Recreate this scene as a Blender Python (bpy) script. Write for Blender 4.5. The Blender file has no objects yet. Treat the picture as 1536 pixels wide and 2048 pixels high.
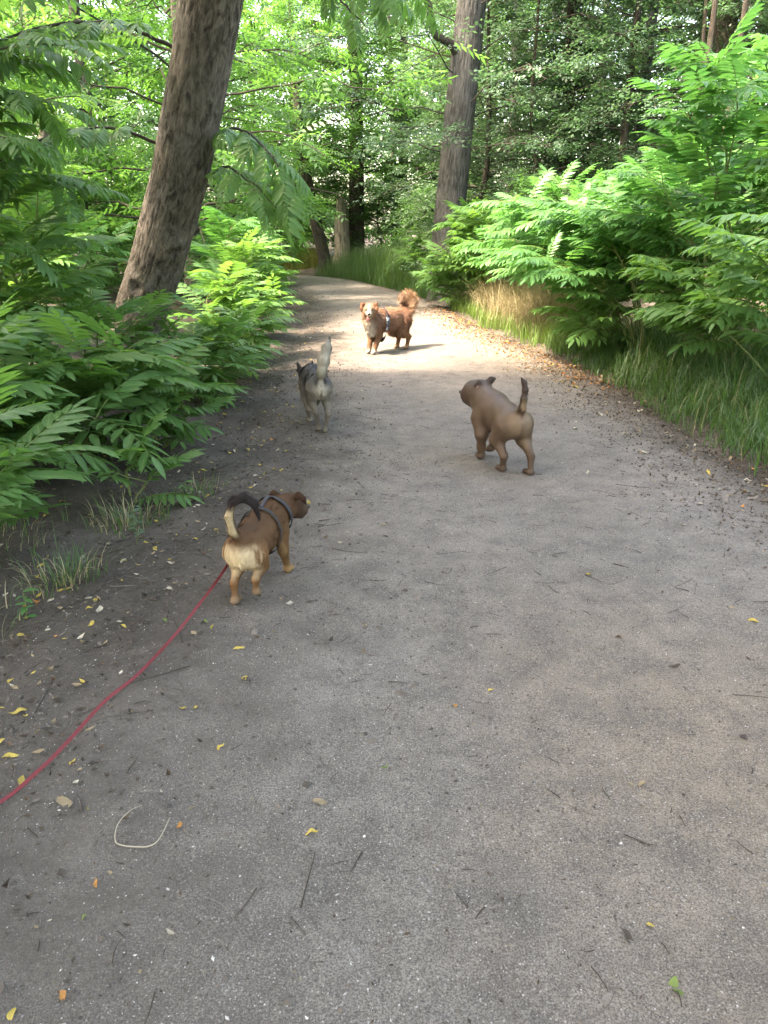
import bpy, math, random
import numpy as np
from mathutils import Vector, Matrix, Euler
import openvdb as vdb

scene = bpy.context.scene
COL = scene.collection
R = math.radians
rng = np.random.default_rng(7)
random.seed(7)

# ------------------------------------------------------------------ camera, sky, sun, exposure
PITCH = R(20.4)
cam_d = bpy.data.cameras.new('camera')
cam = bpy.data.objects.new('camera', cam_d)
COL.objects.link(cam)
cam.location = (0, 0, 1.5)
cam.rotation_euler = (R(90) - PITCH, 0, 0)
cam_d.sensor_fit = 'VERTICAL'
cam_d.sensor_height = 24.0
cam_d.lens = 24.0 * 1540 / 2048
cam_d.clip_start = 0.02
cam_d.clip_end = 600
scene.camera = cam

SUN_EL, SUN_AZ = R(56), R(-62)          # azimuth from +Y towards +X; the sun stands to the left, a little behind
sun_dir = Vector((-0.90 * math.cos(SUN_EL), -0.435 * math.cos(SUN_EL), math.sin(SUN_EL)))
world = bpy.data.worlds.new('World')
scene.world = world
world.use_nodes = True
wn = world.node_tree
wn.nodes.clear()
sky = wn.nodes.new('ShaderNodeTexSky')
sky.sky_type = 'NISHITA'
sky.sun_disc = False
sky.sun_elevation = SUN_EL
sky.sun_rotation = math.atan2(sun_dir.x, sun_dir.y)
sky.air_density = 1.0
sky.dust_density = 3.0
sky.ozone_density = 1.0
bg = wn.nodes.new('ShaderNodeBackground')
bg.inputs['Strength'].default_value = 0.15
wo = wn.nodes.new('ShaderNodeOutputWorld')
wn.links.new(sky.outputs[0], bg.inputs['Color'])
wn.links.new(bg.outputs[0], wo.inputs['Surface'])

sd = bpy.data.lights.new('sun', 'SUN')
sd.energy = 1.7
sd.angle = R(5.0)
sd.color = (1.0, 0.985, 0.965)
so = bpy.data.objects.new('sun', sd)
so.rotation_euler = sun_dir.to_track_quat('Z', 'Y').to_euler()
so.location = (-6, -3, 12)
COL.objects.link(so)

scene.view_settings.view_transform = 'Standard'
scene.view_settings.look = 'None'
scene.view_settings.gamma = 1.0
scene.view_settings.use_curve_mapping = False
scene.view_settings.exposure = 3.92
try:
    scene.view_settings.use_white_balance = True
    scene.view_settings.white_balance_temperature = 8600
    scene.view_settings.white_balance_tint = 17
except Exception:
    pass
scene.render.engine = 'CYCLES'
cy = scene.cycles
cy.max_bounces = 8
cy.diffuse_bounces = 5
cy.glossy_bounces = 2
cy.transmission_bounces = 4
cy.transparent_max_bounces = 4
cy.caustics_reflective = False
cy.caustics_refractive = False
cy.sample_clamp_indirect = 3.0
cy.use_adaptive_sampling = True
cy.adaptive_threshold = 0.015
cy.use_denoising = True
try:
    cy.denoiser = 'OPENIMAGEDENOISE'
    cy.denoising_input_passes = 'RGB_ALBEDO_NORMAL'
    cy.denoising_prefilter = 'NONE'
except Exception:
    pass

# ------------------------------------------------------------------ numpy helpers
_prng = np.random.default_rng(11)
_perm = np.concatenate([_prng.permutation(256)] * 3)
_grad = _prng.normal(size=(256, 3))
_grad /= np.linalg.norm(_grad, axis=1)[:, None]

def perlin(P):
    P = np.asarray(P, float)
    i = np.floor(P).astype(int)
    f = P - i
    i &= 255
    u = f * f * f * (f * (f * 6 - 15) + 10)
    out = 0
    for dx in (0, 1):
        wx = u[:, 0] if dx else 1 - u[:, 0]
        for dy in (0, 1):
            wy = u[:, 1] if dy else 1 - u[:, 1]
            for dz in (0, 1):
                wz = u[:, 2] if dz else 1 - u[:, 2]
                h = _perm[_perm[_perm[i[:, 0] + dx] + i[:, 1] + dy] + i[:, 2] + dz]
                g = _grad[h]
                d = f - np.array([dx, dy, dz])
                out = out + wx * wy * wz * (g * d).sum(1)
    return out * 1.5

def fbm(P, octaves=4, gain=0.5, lac=2.03):
    P = np.asarray(P, float)
    a, s, out = 1.0, 1.0, 0
    for k in range(octaves):
        out = out + a * perlin(P * s + 17.3 * k)
        a *= gain
        s *= lac
    return out

def nrm(a):
    a = np.asarray(a, float)
    return a / np.maximum(np.linalg.norm(a, axis=-1, keepdims=True), 1e-9)

class MB:
    """Collects vertices, quads / triangles, colours and uvs; builds ONE mesh."""
    def __init__(self):
        self.v, self.fq, self.ft, self.c, self.uv, self.mq, self.mt = [], [], [], [], [], [], []
        self.n = 0
    def add(self, V, Q=None, T=None, mi=0, col=None, uv=None):
        V = np.asarray(V, float).reshape(-1, 3)
        if Q is not None and len(Q):
            Q = np.asarray(Q, int).reshape(-1, 4)
            self.fq.append(Q + self.n)
            self.mq.append(np.full(len(Q), mi))
        if T is not None and len(T):
            T = np.asarray(T, int).reshape(-1, 3)
            self.ft.append(T + self.n)
            self.mt.append(np.full(len(T), mi))
        self.v.append(V)
        c = np.ones((len(V), 3)) * (0.5 if col is None else np.asarray(col, float))
        self.c.append(c)
        self.uv.append(np.zeros((len(V), 2)) if uv is None else np.asarray(uv, float))
        self.n += len(V)
    def arrays(self):
        V = np.concatenate(self.v)
        Q = np.concatenate(self.fq) if self.fq else np.zeros((0, 4), int)
        T = np.concatenate(self.ft) if self.ft else np.zeros((0, 3), int)
        return V, Q, T, np.concatenate(self.c), np.concatenate(self.uv)
    def mesh(self, name, mats, smooth=True, color=False, uv=False):
        V, Q, T, C, U = self.arrays()
        m = bpy.data.meshes.new(name)
        nq, nt = len(Q), len(T)
        loops = np.concatenate([Q.ravel(), T.ravel()])
        m.vertices.add(len(V))
        m.vertices.foreach_set('co', V.ravel())
        m.loops.add(len(loops))
        m.loops.foreach_set('vertex_index', loops)
        m.polygons.add(nq + nt)
        m.polygons.foreach_set('loop_start', np.concatenate([np.arange(nq) * 4, nq * 4 + np.arange(nt) * 3]))
        mi = np.concatenate(([np.concatenate(self.mq)] if self.mq else []) + ([np.concatenate(self.mt)] if self.mt else []))
        m.polygons.foreach_set('material_index', mi)
        m.polygons.foreach_set('use_smooth', np.full(nq + nt, smooth))
        if color:
            a = m.color_attributes.new('Col', 'FLOAT_COLOR', 'POINT')
            a.data.foreach_set('color', np.concatenate([C, np.ones((len(C), 1))], 1).ravel())
        if uv:
            l = m.uv_layers.new(name='UVMap')
            l.data.foreach_set('uv', U[loops].ravel())
        for x in mats if isinstance(mats, (list, tuple)) else [mats]:
            m.materials.append(x)
        m.update()
        m.validate()
        return m

def link(name, data, parent=None, loc=None, mat=None):
    o = bpy.data.objects.new(name, data)
    COL.objects.link(o)
    if parent is not None:
        o.parent = parent
    if mat is not None:
        o.matrix_basis = mat
    elif loc is not None:
        o.location = loc
    return o

def tag(o, label=None, cat=None, group=None, kind=None):
    if label: o['label'] = label
    if cat: o['category'] = cat
    if group: o['group'] = group
    if kind: o['kind'] = kind
    return o

def thing(name, label, cat, loc=(0, 0, 0), group=None, rz=0):
    o = bpy.data.objects.new(name, None)
    o.empty_display_size = 0.1
    COL.objects.link(o)
    o.location = loc
    o.rotation_euler = (0, 0, rz)
    return tag(o, label, cat, group)

def smooth_path(pts, n):
    """Catmull-Rom through pts (k x d) sampled at n points."""
    P = np.asarray(pts, float)
    P = np.vstack([2 * P[0] - P[1], P, 2 * P[-1] - P[-2]])
    k = len(P) - 3
    t = np.linspace(0, k - 1e-6, n)
    i = t.astype(int)
    f = (t - i)[:, None]
    a, b, c, d = P[i], P[i + 1], P[i + 2], P[i + 3]
    return 0.5 * ((2 * b) + (-a + c) * f + (2 * a - 5 * b + 4 * c - d) * f ** 2 + (-a + 3 * b - 3 * c + d) * f ** 3)

def tube(P, r, ns=8, cap=True):
    P = np.asarray(P, float)
    n = len(P)
    r = np.broadcast_to(np.asarray(r, float), (n,))
    T = nrm(np.gradient(P, axis=0))
    ref = np.array([0, 0, 1.0]) if abs(T[0, 2]) < 0.9 else np.array([1.0, 0, 0])
    a = nrm(np.cross(T[0], ref))
    A = np.zeros((n, 3))
    for i in range(n):
        a = nrm(a - T[i] * np.dot(a, T[i]))
        A[i] = a
    B = np.cross(T, A)
    th = np.linspace(0, 2 * np.pi, ns, endpoint=False)
    V = P[:, None, :] + r[:, None, None] * (np.cos(th)[None, :, None] * A[:, None, :] + np.sin(th)[None, :, None] * B[:, None, :])
    V = V.reshape(-1, 3)
    i, j = np.meshgrid(np.arange(n - 1), np.arange(ns), indexing='ij')
    j2 = (j + 1) % ns
    Q = np.stack([i * ns + j, i * ns + j2, (i + 1) * ns + j2, (i + 1) * ns + j], -1).reshape(-1, 4)
    if cap:
        V = np.vstack([V, P[-1] + T[-1] * r[-1] * 0.5])
        k = len(V) - 1
        b = (n - 1) * ns
        Tt = np.array([[b + q, b + (q + 1) % ns, k] for q in range(ns)])
        return V, Q, Tt
    return V, Q, None

def rotz(V, a):
    c, s = math.cos(a), math.sin(a)
    return np.asarray(V) @ np.array([[c, s, 0], [-s, c, 0], [0, 0, 1]])

# ------------------------------------------------------------------ material helpers
class NT:
    def __init__(self, name):
        self.m = bpy.data.materials.new(name)
        self.m.use_nodes = True
        self.t = self.m.node_tree
        self.t.nodes.clear()
        self.out = self.t.nodes.new('ShaderNodeOutputMaterial')
    def n(self, typ, ins=None, **props):
        x = self.t.nodes.new(typ)
        for k, v in props.items():
            setattr(x, k, v)
        for k, v in (ins or {}).items():
            if isinstance(v, bpy.types.NodeSocket):
                self.t.links.new(v, x.inputs[k])
            else:
                x.inputs[k].default_value = v
        return x
    def noise(self, scale, detail=4, rough=0.55, vec=None, dist=0.0):
        x = self.n('ShaderNodeTexNoise', {'Scale': scale, 'Detail': detail, 'Roughness': rough, 'Distortion': dist})
        if vec is not None:
            self.t.links.new(vec, x.inputs['Vector'])
        return x.outputs['Fac']
    def ramp(self, fac, stops, interp='LINEAR'):
        x = self.n('ShaderNodeValToRGB', {'Fac': fac})
        x.color_ramp.interpolation = interp
        e = x.color_ramp.elements
        while len(e) < len(stops):
            e.new(0.5)
        for k, (p, c) in enumerate(stops):
            e[k].position = p
            e[k].color = (*c, 1) if not isinstance(c, (int, float)) else (c, c, c, 1)
        return x.outputs['Color']
    def mix(self, fac, a, b, mode='MIX'):
        x = self.n('ShaderNodeMix', data_type='RGBA', blend_type=mode)
        x.clamp_factor = True
        for s, v in ((0, fac), (6, a), (7, b)):
            if isinstance(v, bpy.types.NodeSocket):
                self.t.links.new(v, x.inputs[s])
            else:
                x.inputs[s].default_value = v if s == 0 else ((*v, 1) if len(v) == 3 else v)
        return x.outputs[2]
    def math(self, op, a, b=0.0, c=0.0, clamp=False):
        x = self.n('ShaderNodeMath', operation=op)
        x.use_clamp = clamp
        for s, v in enumerate((a, b, c)):
            if isinstance(v, bpy.types.NodeSocket):
                self.t.links.new(v, x.inputs[s])
            else:
                x.inputs[s].default_value = v
        return x.outputs[0]
    def bump(self, h, strength=0.3, dist=0.01, normal=None):
        x = self.n('ShaderNodeBump', {'Height': h, 'Strength': strength, 'Distance': dist})
        if normal is not None:
            self.t.links.new(normal, x.inputs['Normal'])
        return x.outputs['Normal']
    def bsdf(self, base, rough=0.8, normal=None, spec=0.3, **kw):
        x = self.n('ShaderNodeBsdfPrincipled', {'Base Color': (*base, 1) if isinstance(base, tuple) else base, 'Roughness': rough, 'Specular IOR Level': spec})
        if normal is not None:
            self.t.links.new(normal, x.inputs['Normal'])
        for k, v in kw.items():
            x.inputs[k].default_value = v
        return x.outputs[0]
    def done(self, shader):
        self.t.links.new(shader, self.out.inputs['Surface'])
        return self.m
    def coord(self, which='Object'):
        return self.n('ShaderNodeTexCoord').outputs[which]
    def pos(self):
        return self.n('ShaderNodeNewGeometry').outputs['Position']

def leaf_material(name, c0, c1, trans, tfac=0.4, rough=0.42, veins=True, spec=0.45):
    k = NT(name)
    rnd = k.n('ShaderNodeObjectInfo').outputs['Random']
    isl = k.n('ShaderNodeNewGeometry').outputs['Random Per Island']
    r2 = k.math('MULTIPLY_ADD', isl, 0.45, k.math('MULTIPLY', rnd, 0.55))
    base = k.mix(r2, c0, c1)
    nz = k.noise(14, 2, vec=k.pos())
    base = k.mix(k.math('MULTIPLY', nz, 0.5), base, (c0[0] * 0.7, c0[1] * 0.72, c0[2] * 0.8))
    normal = None
    if veins:
        uv = k.n('ShaderNodeUVMap').outputs[0]
        s = k.n('ShaderNodeSeparateXYZ', {0: uv})
        u, v = s.outputs[0], s.outputs[1]
        av = k.math('ABSOLUTE', k.math('SUBTRACT', v, 0.5))
        vein = k.math('SINE', k.math('MULTIPLY', k.math('SUBTRACT', u, k.math('MULTIPLY', av, 0.35)), 62.0))
        mid = k.math('LESS_THAN', av, 0.035)
        line = k.math('MAXIMUM', k.math('MULTIPLY', k.math('POWER', k.math('MULTIPLY_ADD', vein, 0.5, 0.5), 6.0), 0.18), k.math('MULTIPLY', mid, 0.7))
        base = k.mix(line, base, (c1[0] * 1.9 + 0.02, c1[1] * 1.55 + 0.02, c1[2] * 1.6 + 0.01))
        normal = k.bump(k.math('MULTIPLY', vein, 0.5), 0.12, 0.003)
    p = k.bsdf(base, rough, normal, spec)
    tc = k.mix(r2, trans, (trans[0] * 1.3, trans[1] * 1.12, trans[2]))
    t = k.n('ShaderNodeBsdfTranslucent', {'Color': tc}).outputs[0]
    return k.done(k.n('ShaderNodeMixShader', {0: tfac, 1: p, 2: t}).outputs[0])

M = {}
M['leaf'] = leaf_material('compound_leaf_green', (0.048, 0.132, 0.040), (0.098, 0.205, 0.066), (0.15, 0.38, 0.06), 0.36, 0.42, True, 0.26)
M['leaf_young'] = leaf_material('compound_leaf_young', (0.044, 0.142, 0.046), (0.080, 0.200, 0.062), (0.11, 0.37, 0.07), 0.36, 0.36, True, 0.36)
M['crown_fresh'] = leaf_material('crown_fresh_green', (0.038, 0.112, 0.036), (0.072, 0.165, 0.052), (0.14, 0.39, 0.07), 0.46, 0.5, False)
M['crown_mid'] = leaf_material('crown_mid_green', (0.032, 0.096, 0.032), (0.062, 0.140, 0.046), (0.11, 0.30, 0.06), 0.36, 0.5, False)
M['crown_grey'] = leaf_material('crown_grey_green', (0.048, 0.104, 0.056), (0.085, 0.155, 0.085), (0.10, 0.25, 0.09), 0.33, 0.5, False)
M['ivy'] = leaf_material('ivy_leaf', (0.018, 0.045, 0.016), (0.035, 0.075, 0.022), (0.03, 0.09, 0.01), 0.15, 0.35, False, 0.5)
M['grass'] = leaf_material('grass_blade', (0.026, 0.078, 0.024), (0.072, 0.140, 0.050), (0.12, 0.26, 0.04), 0.34, 0.45, False)
M['dry_grass'] = leaf_material('dry_grass_blade', (0.26, 0.225, 0.13), (0.42, 0.37, 0.235), (0.34, 0.30, 0.16), 0.30, 0.6, False, 0.2)
k = NT('green_stem')
M['stem'] = k.done(k.bsdf(k.mix(k.noise(9, vec=k.pos()), (0.09, 0.15, 0.03), (0.10, 0.10, 0.045)), 0.55))
k = NT('twig_bark')
M['twig'] = k.done(k.bsdf(k.mix(k.noise(20, vec=k.pos()), (0.026, 0.022, 0.017), (0.060, 0.052, 0.041)), 0.85, k.bump(k.noise(90), 0.4, 0.004)))
k = NT('rachis')
M['rachis'] = k.done(k.bsdf((0.11, 0.18, 0.04), 0.5))
# ------------------------------------------------------------------ ground and path
def ground_noise(x, y):
    P = np.stack([x, y, np.zeros_like(x)], 1)
    return 0.05 * fbm(P * 0.35, 3) + 0.018 * fbm(P * 1.9, 3)

# centre line of the path: x, y, half width
PATH = smooth_path([(0.75, -6, 2.5), (0.55, -1, 2.45), (0.55, 2, 2.2), (0.62, 5, 1.78), (0.50, 8.5, 1.78), (0.18, 12, 1.45),
                    (-0.50, 17, 1.52), (-1.55, 21, 1.5), (-3.2, 24.6, 1.6), (-6.5, 26.8, 1.7), (-13, 28.2, 1.7), (-26, 29, 1.7)], 420)
_ptan = nrm(np.gradient(PATH[:, :2], axis=0))
_pnor = np.stack([_ptan[:, 1], -_ptan[:, 0]], 1)       # to the right of the walking direction

def path_dist(x, y):
    """signed distance to the path's edge (negative on the path) and side (+1 right)."""
    x = np.asarray(x, float); y = np.asarray(y, float)
    out = np.zeros(len(x)); side = np.zeros(len(x))
    for a in range(0, len(x), 20000):
        d = np.stack([x[a:a + 20000, None] - PATH[None, :, 0], y[a:a + 20000, None] - PATH[None, :, 1]], -1)
        q = (d ** 2).sum(-1)
        i = q.argmin(1)
        dd = d[np.arange(len(i)), i]
        out[a:a + 20000] = np.sqrt(q[np.arange(len(i)), i]) - PATH[i, 2]
        side[a:a + 20000] = np.sign((dd * _pnor[i]).sum(-1))
    return out, side

def ground_z(x, y):
    x = np.atleast_1d(np.asarray(x, float)); y = np.atleast_1d(np.asarray(y, float))
    d, side = path_dist(x, y)
    z = ground_noise(x, y)
    k = np.clip((d + 0.25) / 0.7, 0, 1)
    k = k * k * (3 - 2 * k)
    bank = np.where(side > 0, 0.20, 0.10) * np.clip((d - 0.4) / 2.0, 0, 1) ** 1.5
    return z * (0.25 + 0.75 * k) - 0.05 * (1 - k) + bank - 0.004

def path_z(x, y, e):
    """height of the trodden path; e = -1..1 across."""
    P = np.stack([x, y, np.zeros_like(x)], 1)
    return 0.010 * fbm(P * 0.8, 3) + (0.0045 + 0.004 * np.clip(-e * 1.6, 0, 1)) * fbm(P * 5.0, 4, 0.6) + 0.006 * (1 - e * e)

def surf_z(x, y):
    """the surface one treads on, path or ground, whichever is higher."""
    x = np.atleast_1d(np.asarray(x, float)); y = np.atleast_1d(np.asarray(y, float))
    zg = ground_z(x, y)
    d = np.stack([x[:, None] - PATH[None, :, 0], y[:, None] - PATH[None, :, 1]], -1)
    q = (d ** 2).sum(-1)
    i = q.argmin(1)
    e = (d[np.arange(len(i)), i] * _pnor[i]).sum(-1) / PATH[i, 2]
    zp = path_z(x, y, np.clip(e, -1, 1)) - 0.11 * np.clip((np.abs(e) - 0.86) / 0.3, 0, 1.2) ** 1.4
    return np.where(np.abs(e) < 1.18, np.maximum(zp, zg), zg)

def axis_grid(lo, hi, dense_lo, dense_hi, step, grow=1.25):
    a = list(np.arange(dense_lo, dense_hi + 1e-6, step))
    s = step
    while a[-1] < hi:
        s *= grow; a.append(a[-1] + s)
    s = step
    while a[0] > lo:
        s *= grow; a.insert(0, a[0] - s)
    return np.array(a)

def soil_nodes(k):
    pos = k.pos()
    base = k.ramp(k.noise(1.7, 6, 0.62, pos), [(0.25, (0.046, 0.039, 0.032)), (0.5, (0.108, 0.094, 0.079)), (0.75, (0.180, 0.159, 0.135))])
    fine = k.noise(55, 5, 0.7, pos)
    base = k.mix(k.math('MULTIPLY', fine, 0.75), base, (0.022, 0.018, 0.014))
    v = k.n('ShaderNodeTexVoronoi', {'Vector': pos, 'Scale': 34.0, 'Randomness': 1.0})
    chip = k.math('LESS_THAN', v.outputs['Distance'], 0.17)
    base = k.mix(k.math('MULTIPLY', chip, 0.55), base, k.mix(v.outputs['Color'], (0.17, 0.13, 0.08), (0.05, 0.04, 0.03)))
    h = k.math('ADD', k.math('MULTIPLY', k.noise(18, 5, 0.6, pos), 1.0), k.math('MULTIPLY', fine, 0.4))
    return base, h

k = NT('forest_soil')
b_, h_ = soil_nodes(k)
M['soil'] = k.done(k.bsdf(b_, 0.95, k.bump(h_, 0.9, 0.03), 0.1))

k = NT('trodden_gravel')
pos = k.pos()
att = k.n('ShaderNodeVertexColor', layer_name='Col').outputs['Color']
edge = k.n('ShaderNodeSeparateColor', {0: att}).outputs[0]
soil, soil_h = soil_nodes(k)
big = k.noise(0.75, 5, 0.6, pos)
sm = k.noise(5.5, 6, 0.65, pos)
base = k.ramp(big, [(0.3, (0.150, 0.135, 0.118)), (0.52, (0.203, 0.185, 0.163)), (0.72, (0.256, 0.236, 0.211))])
base = k.mix(k.ramp(k.noise(0.45, 4, 0.6, k.n('ShaderNodeMapping', {0: pos, 'Location': (3.1, 1.7, 0)}).outputs[0]), [(0.42, 0.0), (0.62, 0.85)]), base, (0.250, 0.215, 0.176))
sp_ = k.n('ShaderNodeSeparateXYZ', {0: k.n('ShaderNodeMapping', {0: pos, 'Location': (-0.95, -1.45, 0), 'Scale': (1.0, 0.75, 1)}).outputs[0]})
dsand_flare = k.math('SQRT', k.math('ADD', k.math('MULTIPLY', sp_.outputs[0], sp_.outputs[0]), k.math('MULTIPLY', sp_.outputs[1], sp_.outputs[1])))
dsand_flare = k.math('ADD', dsand_flare, k.math('MULTIPLY_ADD', k.noise(1.6, 4, 0.6, pos), 0.9, -0.45))
base = k.mix(k.ramp(dsand_flare, [(0.15, 0.75), (1.0, 0.0)]), base, (0.285, 0.222, 0.165))  # sandy patch that also holds a brownish lens flare tint painted into the colour
base = k.mix(k.math('MULTIPLY', k.ramp(sm, [(0.36, 1.0), (0.60, 0.0)]), 0.60), base, (0.095, 0.085, 0.074))
g2 = k.noise(75, 4, 0.75, pos)
base = k.mix(k.ramp(g2, [(0.36, 0.32), (0.50, 0.0)]), base, (0.075, 0.067, 0.058))
base = k.mix(k.ramp(g2, [(0.52, 0.0), (0.66, 0.26)]), base, (0.33, 0.305, 0.27))
grit = k.noise(210, 3, 0.8, pos)
base = k.mix(k.ramp(grit, [(0.40, 0.75), (0.53, 0.0)]), base, (0.06, 0.054, 0.049))
base = k.mix(k.ramp(grit, [(0.55, 0.0), (0.68, 0.6)]), base, (0.33, 0.31, 0.28))
vor = k.n('ShaderNodeTexVoronoi', {'Vector': pos, 'Scale': 95.0})
stone = k.math('LESS_THAN', vor.outputs['Distance'], 0.22)
pick = k.math('GREATER_THAN', k.n('ShaderNodeSeparateColor', {0: vor.outputs['Color']}).outputs[0], 0.72)
base = k.mix(k.math('MULTIPLY', k.math('MULTIPLY', stone, pick), 0.7), base, (0.36, 0.335, 0.30))
vd = k.n('ShaderNodeTexVoronoi', {'Vector': k.n('ShaderNodeMapping', {0: pos, 'Scale': (1.0, 0.45, 1.0)}).outputs[0], 'Scale': 26.0})
dk = k.math('MULTIPLY', k.math('LESS_THAN', k.math('ADD', vd.outputs['Distance'], k.math('MULTIPLY', k.noise(60, 3, 0.7, pos), 0.22)), 0.21), k.math('GREATER_THAN', k.n('ShaderNodeSeparateColor', {0: vd.outputs['Color']}).outputs[1], 0.55))
base = k.mix(k.math('MULTIPLY', dk, 0.6), base, (0.045, 0.036, 0.028))
ef = k.math('ADD', edge, k.math('MULTIPLY_ADD', k.noise(2.6, 5, 0.65, pos), 0.9, -0.45))
ef = k.ramp(ef, [(0.30, 0.0), (0.85, 1.0)])
col = k.mix(ef, base, soil)
hh = k.math('ADD', k.math('MULTIPLY', k.noise(30, 6, 0.65, pos), 1.0), k.math('ADD', k.math('MULTIPLY', grit, 0.35), k.math('MULTIPLY', k.math('MULTIPLY', stone, pick), 0.25)))
hh = k.math('ADD', hh, k.math('MULTIPLY', k.noise(7, 3, 0.5, pos), 1.3))
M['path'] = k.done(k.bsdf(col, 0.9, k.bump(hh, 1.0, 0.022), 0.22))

gx = axis_grid(-130, 130, -7, 7, 0.14)
gy = axis_grid(-60, 190, -3, 22, 0.16)
X, Y = np.meshgrid(gx, gy)
x, y = X.ravel(), Y.ravel()
V = np.stack([x, y, ground_z(x, y)], 1)
i, j = np.meshgrid(np.arange(len(gy) - 1), np.arange(len(gx) - 1), indexing='ij')
w = len(gx)
Q = np.stack([i * w + j, i * w + j + 1, (i + 1) * w + j + 1, (i + 1) * w + j], -1).reshape(-1, 4)
mb = MB(); mb.add(V, Q)
g = link('ground', mb.mesh('ground', M['soil'])); tag(g, 'dark leaf strewn forest soil on both sides of the path', kind='structure')

# path: a ribbon along its centre line whose rims dip under the soil
arc = np.concatenate([[0], np.cumsum(np.linalg.norm(np.diff(PATH[:, :2], axis=0), axis=1))])
ss = []
s = 0.0
while s < arc[-1]:
    ss.append(s)
    cy_ = np.interp(s, arc, PATH[:, 1])
    s += max(0.028, 0.028 * (abs(cy_ - 0.5) / 2.0) ** 1.2)
ss = np.array(ss)
pc = np.stack([np.interp(ss, arc, PATH[:, q]) for q in range(3)], 1)
tn = nrm(np.gradient(pc[:, :2], axis=0)); nn_ = np.stack([tn[:, 1], -tn[:, 0]], 1)
E = np.concatenate([np.linspace(-1.18, -0.86, 14), np.linspace(-0.84, 0.84, 110), np.linspace(0.86, 1.18, 14)])
XY = pc[:, None, :2] + (E[None, :, None] * pc[:, None, 2:3]) * nn_[:, None, :]
x, y = XY[..., 0].ravel(), XY[..., 1].ravel()
e = np.broadcast_to(E[None, :], XY.shape[:2]).ravel()
z = path_z(x, y, np.clip(e, -1, 1)) - 0.11 * np.clip((np.abs(e) - 0.86) / 0.3, 0, 1.2) ** 1.4
ed = np.where(e < 0, np.clip((np.abs(e) - 0.08) / 0.80, 0, 1), np.clip((np.abs(e) - 0.55) / 0.5, 0, 1))
m_, w = len(pc), len(E)
i, j = np.meshgrid(np.arange(m_ - 1), np.arange(w - 1), indexing='ij')
Q = np.stack([i * w + j, i * w + j + 1, (i + 1) * w + j + 1, (i + 1) * w + j], -1).reshape(-1, 4)
mb = MB(); mb.add(np.stack([x, y, z], 1), Q, col=np.stack([ed, ed, ed], 1))
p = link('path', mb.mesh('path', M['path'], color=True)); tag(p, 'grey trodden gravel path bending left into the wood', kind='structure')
# ------------------------------------------------------------------ compound leaves
def leaflet(L, W, n=4, fold=0.22, droop=0.25, tip=0.8, wav=0.0):
    """one leaflet along +x, folded along its midrib, tip drooping; (n+1) x 3 vertices."""
    t = np.linspace(0, 1, n + 1)
    w = W * 0.5 * np.sin(np.pi * np.clip(t, 0, 1) ** tip) ** 0.8
    w[0] = W * 0.06
    w[-1] = 0.0008
    x = L * t
    z = -droop * L * t ** 2
    V = np.zeros((n + 1, 3, 3))
    for q, sgn in ((0, -1), (1, 0), (2, 1)):
        V[:, q, 0] = x
        V[:, q, 1] = sgn * w
        V[:, q, 2] = z + abs(sgn) * (fold * w + wav * np.sin(t * 9 + sgn))
    i = np.arange(n)[:, None]
    Q = np.concatenate([np.stack([i * 3 + q, (i + 1) * 3 + q, (i + 1) * 3 + q + 1, i * 3 + q + 1], -1).reshape(-1, 4) for q in (0, 1)])
    uv = np.stack([np.repeat(t, 3), np.tile([0.0, 0.5, 1.0], n + 1)], 1)
    return V.reshape(-1, 3), Q, uv

def compound_leaf(r, pairs=8, L=0.43, ll=0.132, lw=0.039, arch=0.35, segs=4, hang=0.35, petiole=0.16):
    """pinnate leaf, rachis along +x arching down, leaflets in pairs plus a terminal one."""
    mb = MB()
    def rach(t):
        t = np.asarray(t, float)
        return np.stack([L * (t - 0.10 * arch * t ** 3), 0 * t, L * (0.18 * t - arch * t ** 2)], -1)
    tt = np.linspace(0, 1, 8)
    V, Q, T = tube(rach(tt), np.linspace(0.0030, 0.0011, 8) * (L / 0.4), 4)
    mb.add(V, Q, T, mi=1, uv=np.full((len(V), 2), 0.5))
    ts = np.linspace(petiole, 0.93, pairs)
    for q, t in enumerate(ts):
        p = rach(t); dv = nrm(rach(t + 0.01) - rach(t - 0.01))
        prof = 0.62 + 0.62 * math.sin(math.pi * (0.12 + 0.70 * (t - petiole) / (0.93 - petiole)))
        for sgn in (-1, 1):
            if r.random() < 0.03: continue
            s = prof * r.uniform(0.88, 1.1)
            V, Q, uv = leaflet(ll * s, lw * s * r.uniform(0.9, 1.1), segs, r.uniform(0.1, 0.4), hang * r.uniform(0.5, 1.5), 0.82)
            ang = R(r.uniform(56, 70) - 18 * t)
            up = np.array([0, 0, 1.0])
            side = np.array([0, sgn, 0.0])
            ax = nrm(math.cos(ang) * dv + math.sin(ang) * side + np.array([0, 0, -hang * r.uniform(0.1, 0.8)]))
            nz = nrm(np.cross(np.cross(ax, up), ax))
            ya = np.cross(nz, ax)
            tw = r.uniform(-0.15, 0.15)
            ya, nz = ya * math.cos(tw) + nz * math.sin(tw), nz * math.cos(tw) - ya * math.sin(tw)
            off = p + np.array([0, sgn * 0.002, 0.0])
            mb.add(off + V[:, :1] * ax + V[:, 1:2] * ya + V[:, 2:] * nz, Q, uv=uv)
    V, Q, uv = leaflet(ll * 0.95, lw * 0.95, segs, 0.2, hang, 0.82)
    dv = nrm(rach(1.0) - rach(0.97)); up = np.array([0, 0, 1.0]); nz = nrm(up - dv * dv[2]); ya = np.cross(nz, dv)
    mb.add(rach(1.0) + V[:, :1] * dv + V[:, 1:2] * ya + V[:, 2:] * nz, Q, uv=uv)
    return mb

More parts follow.
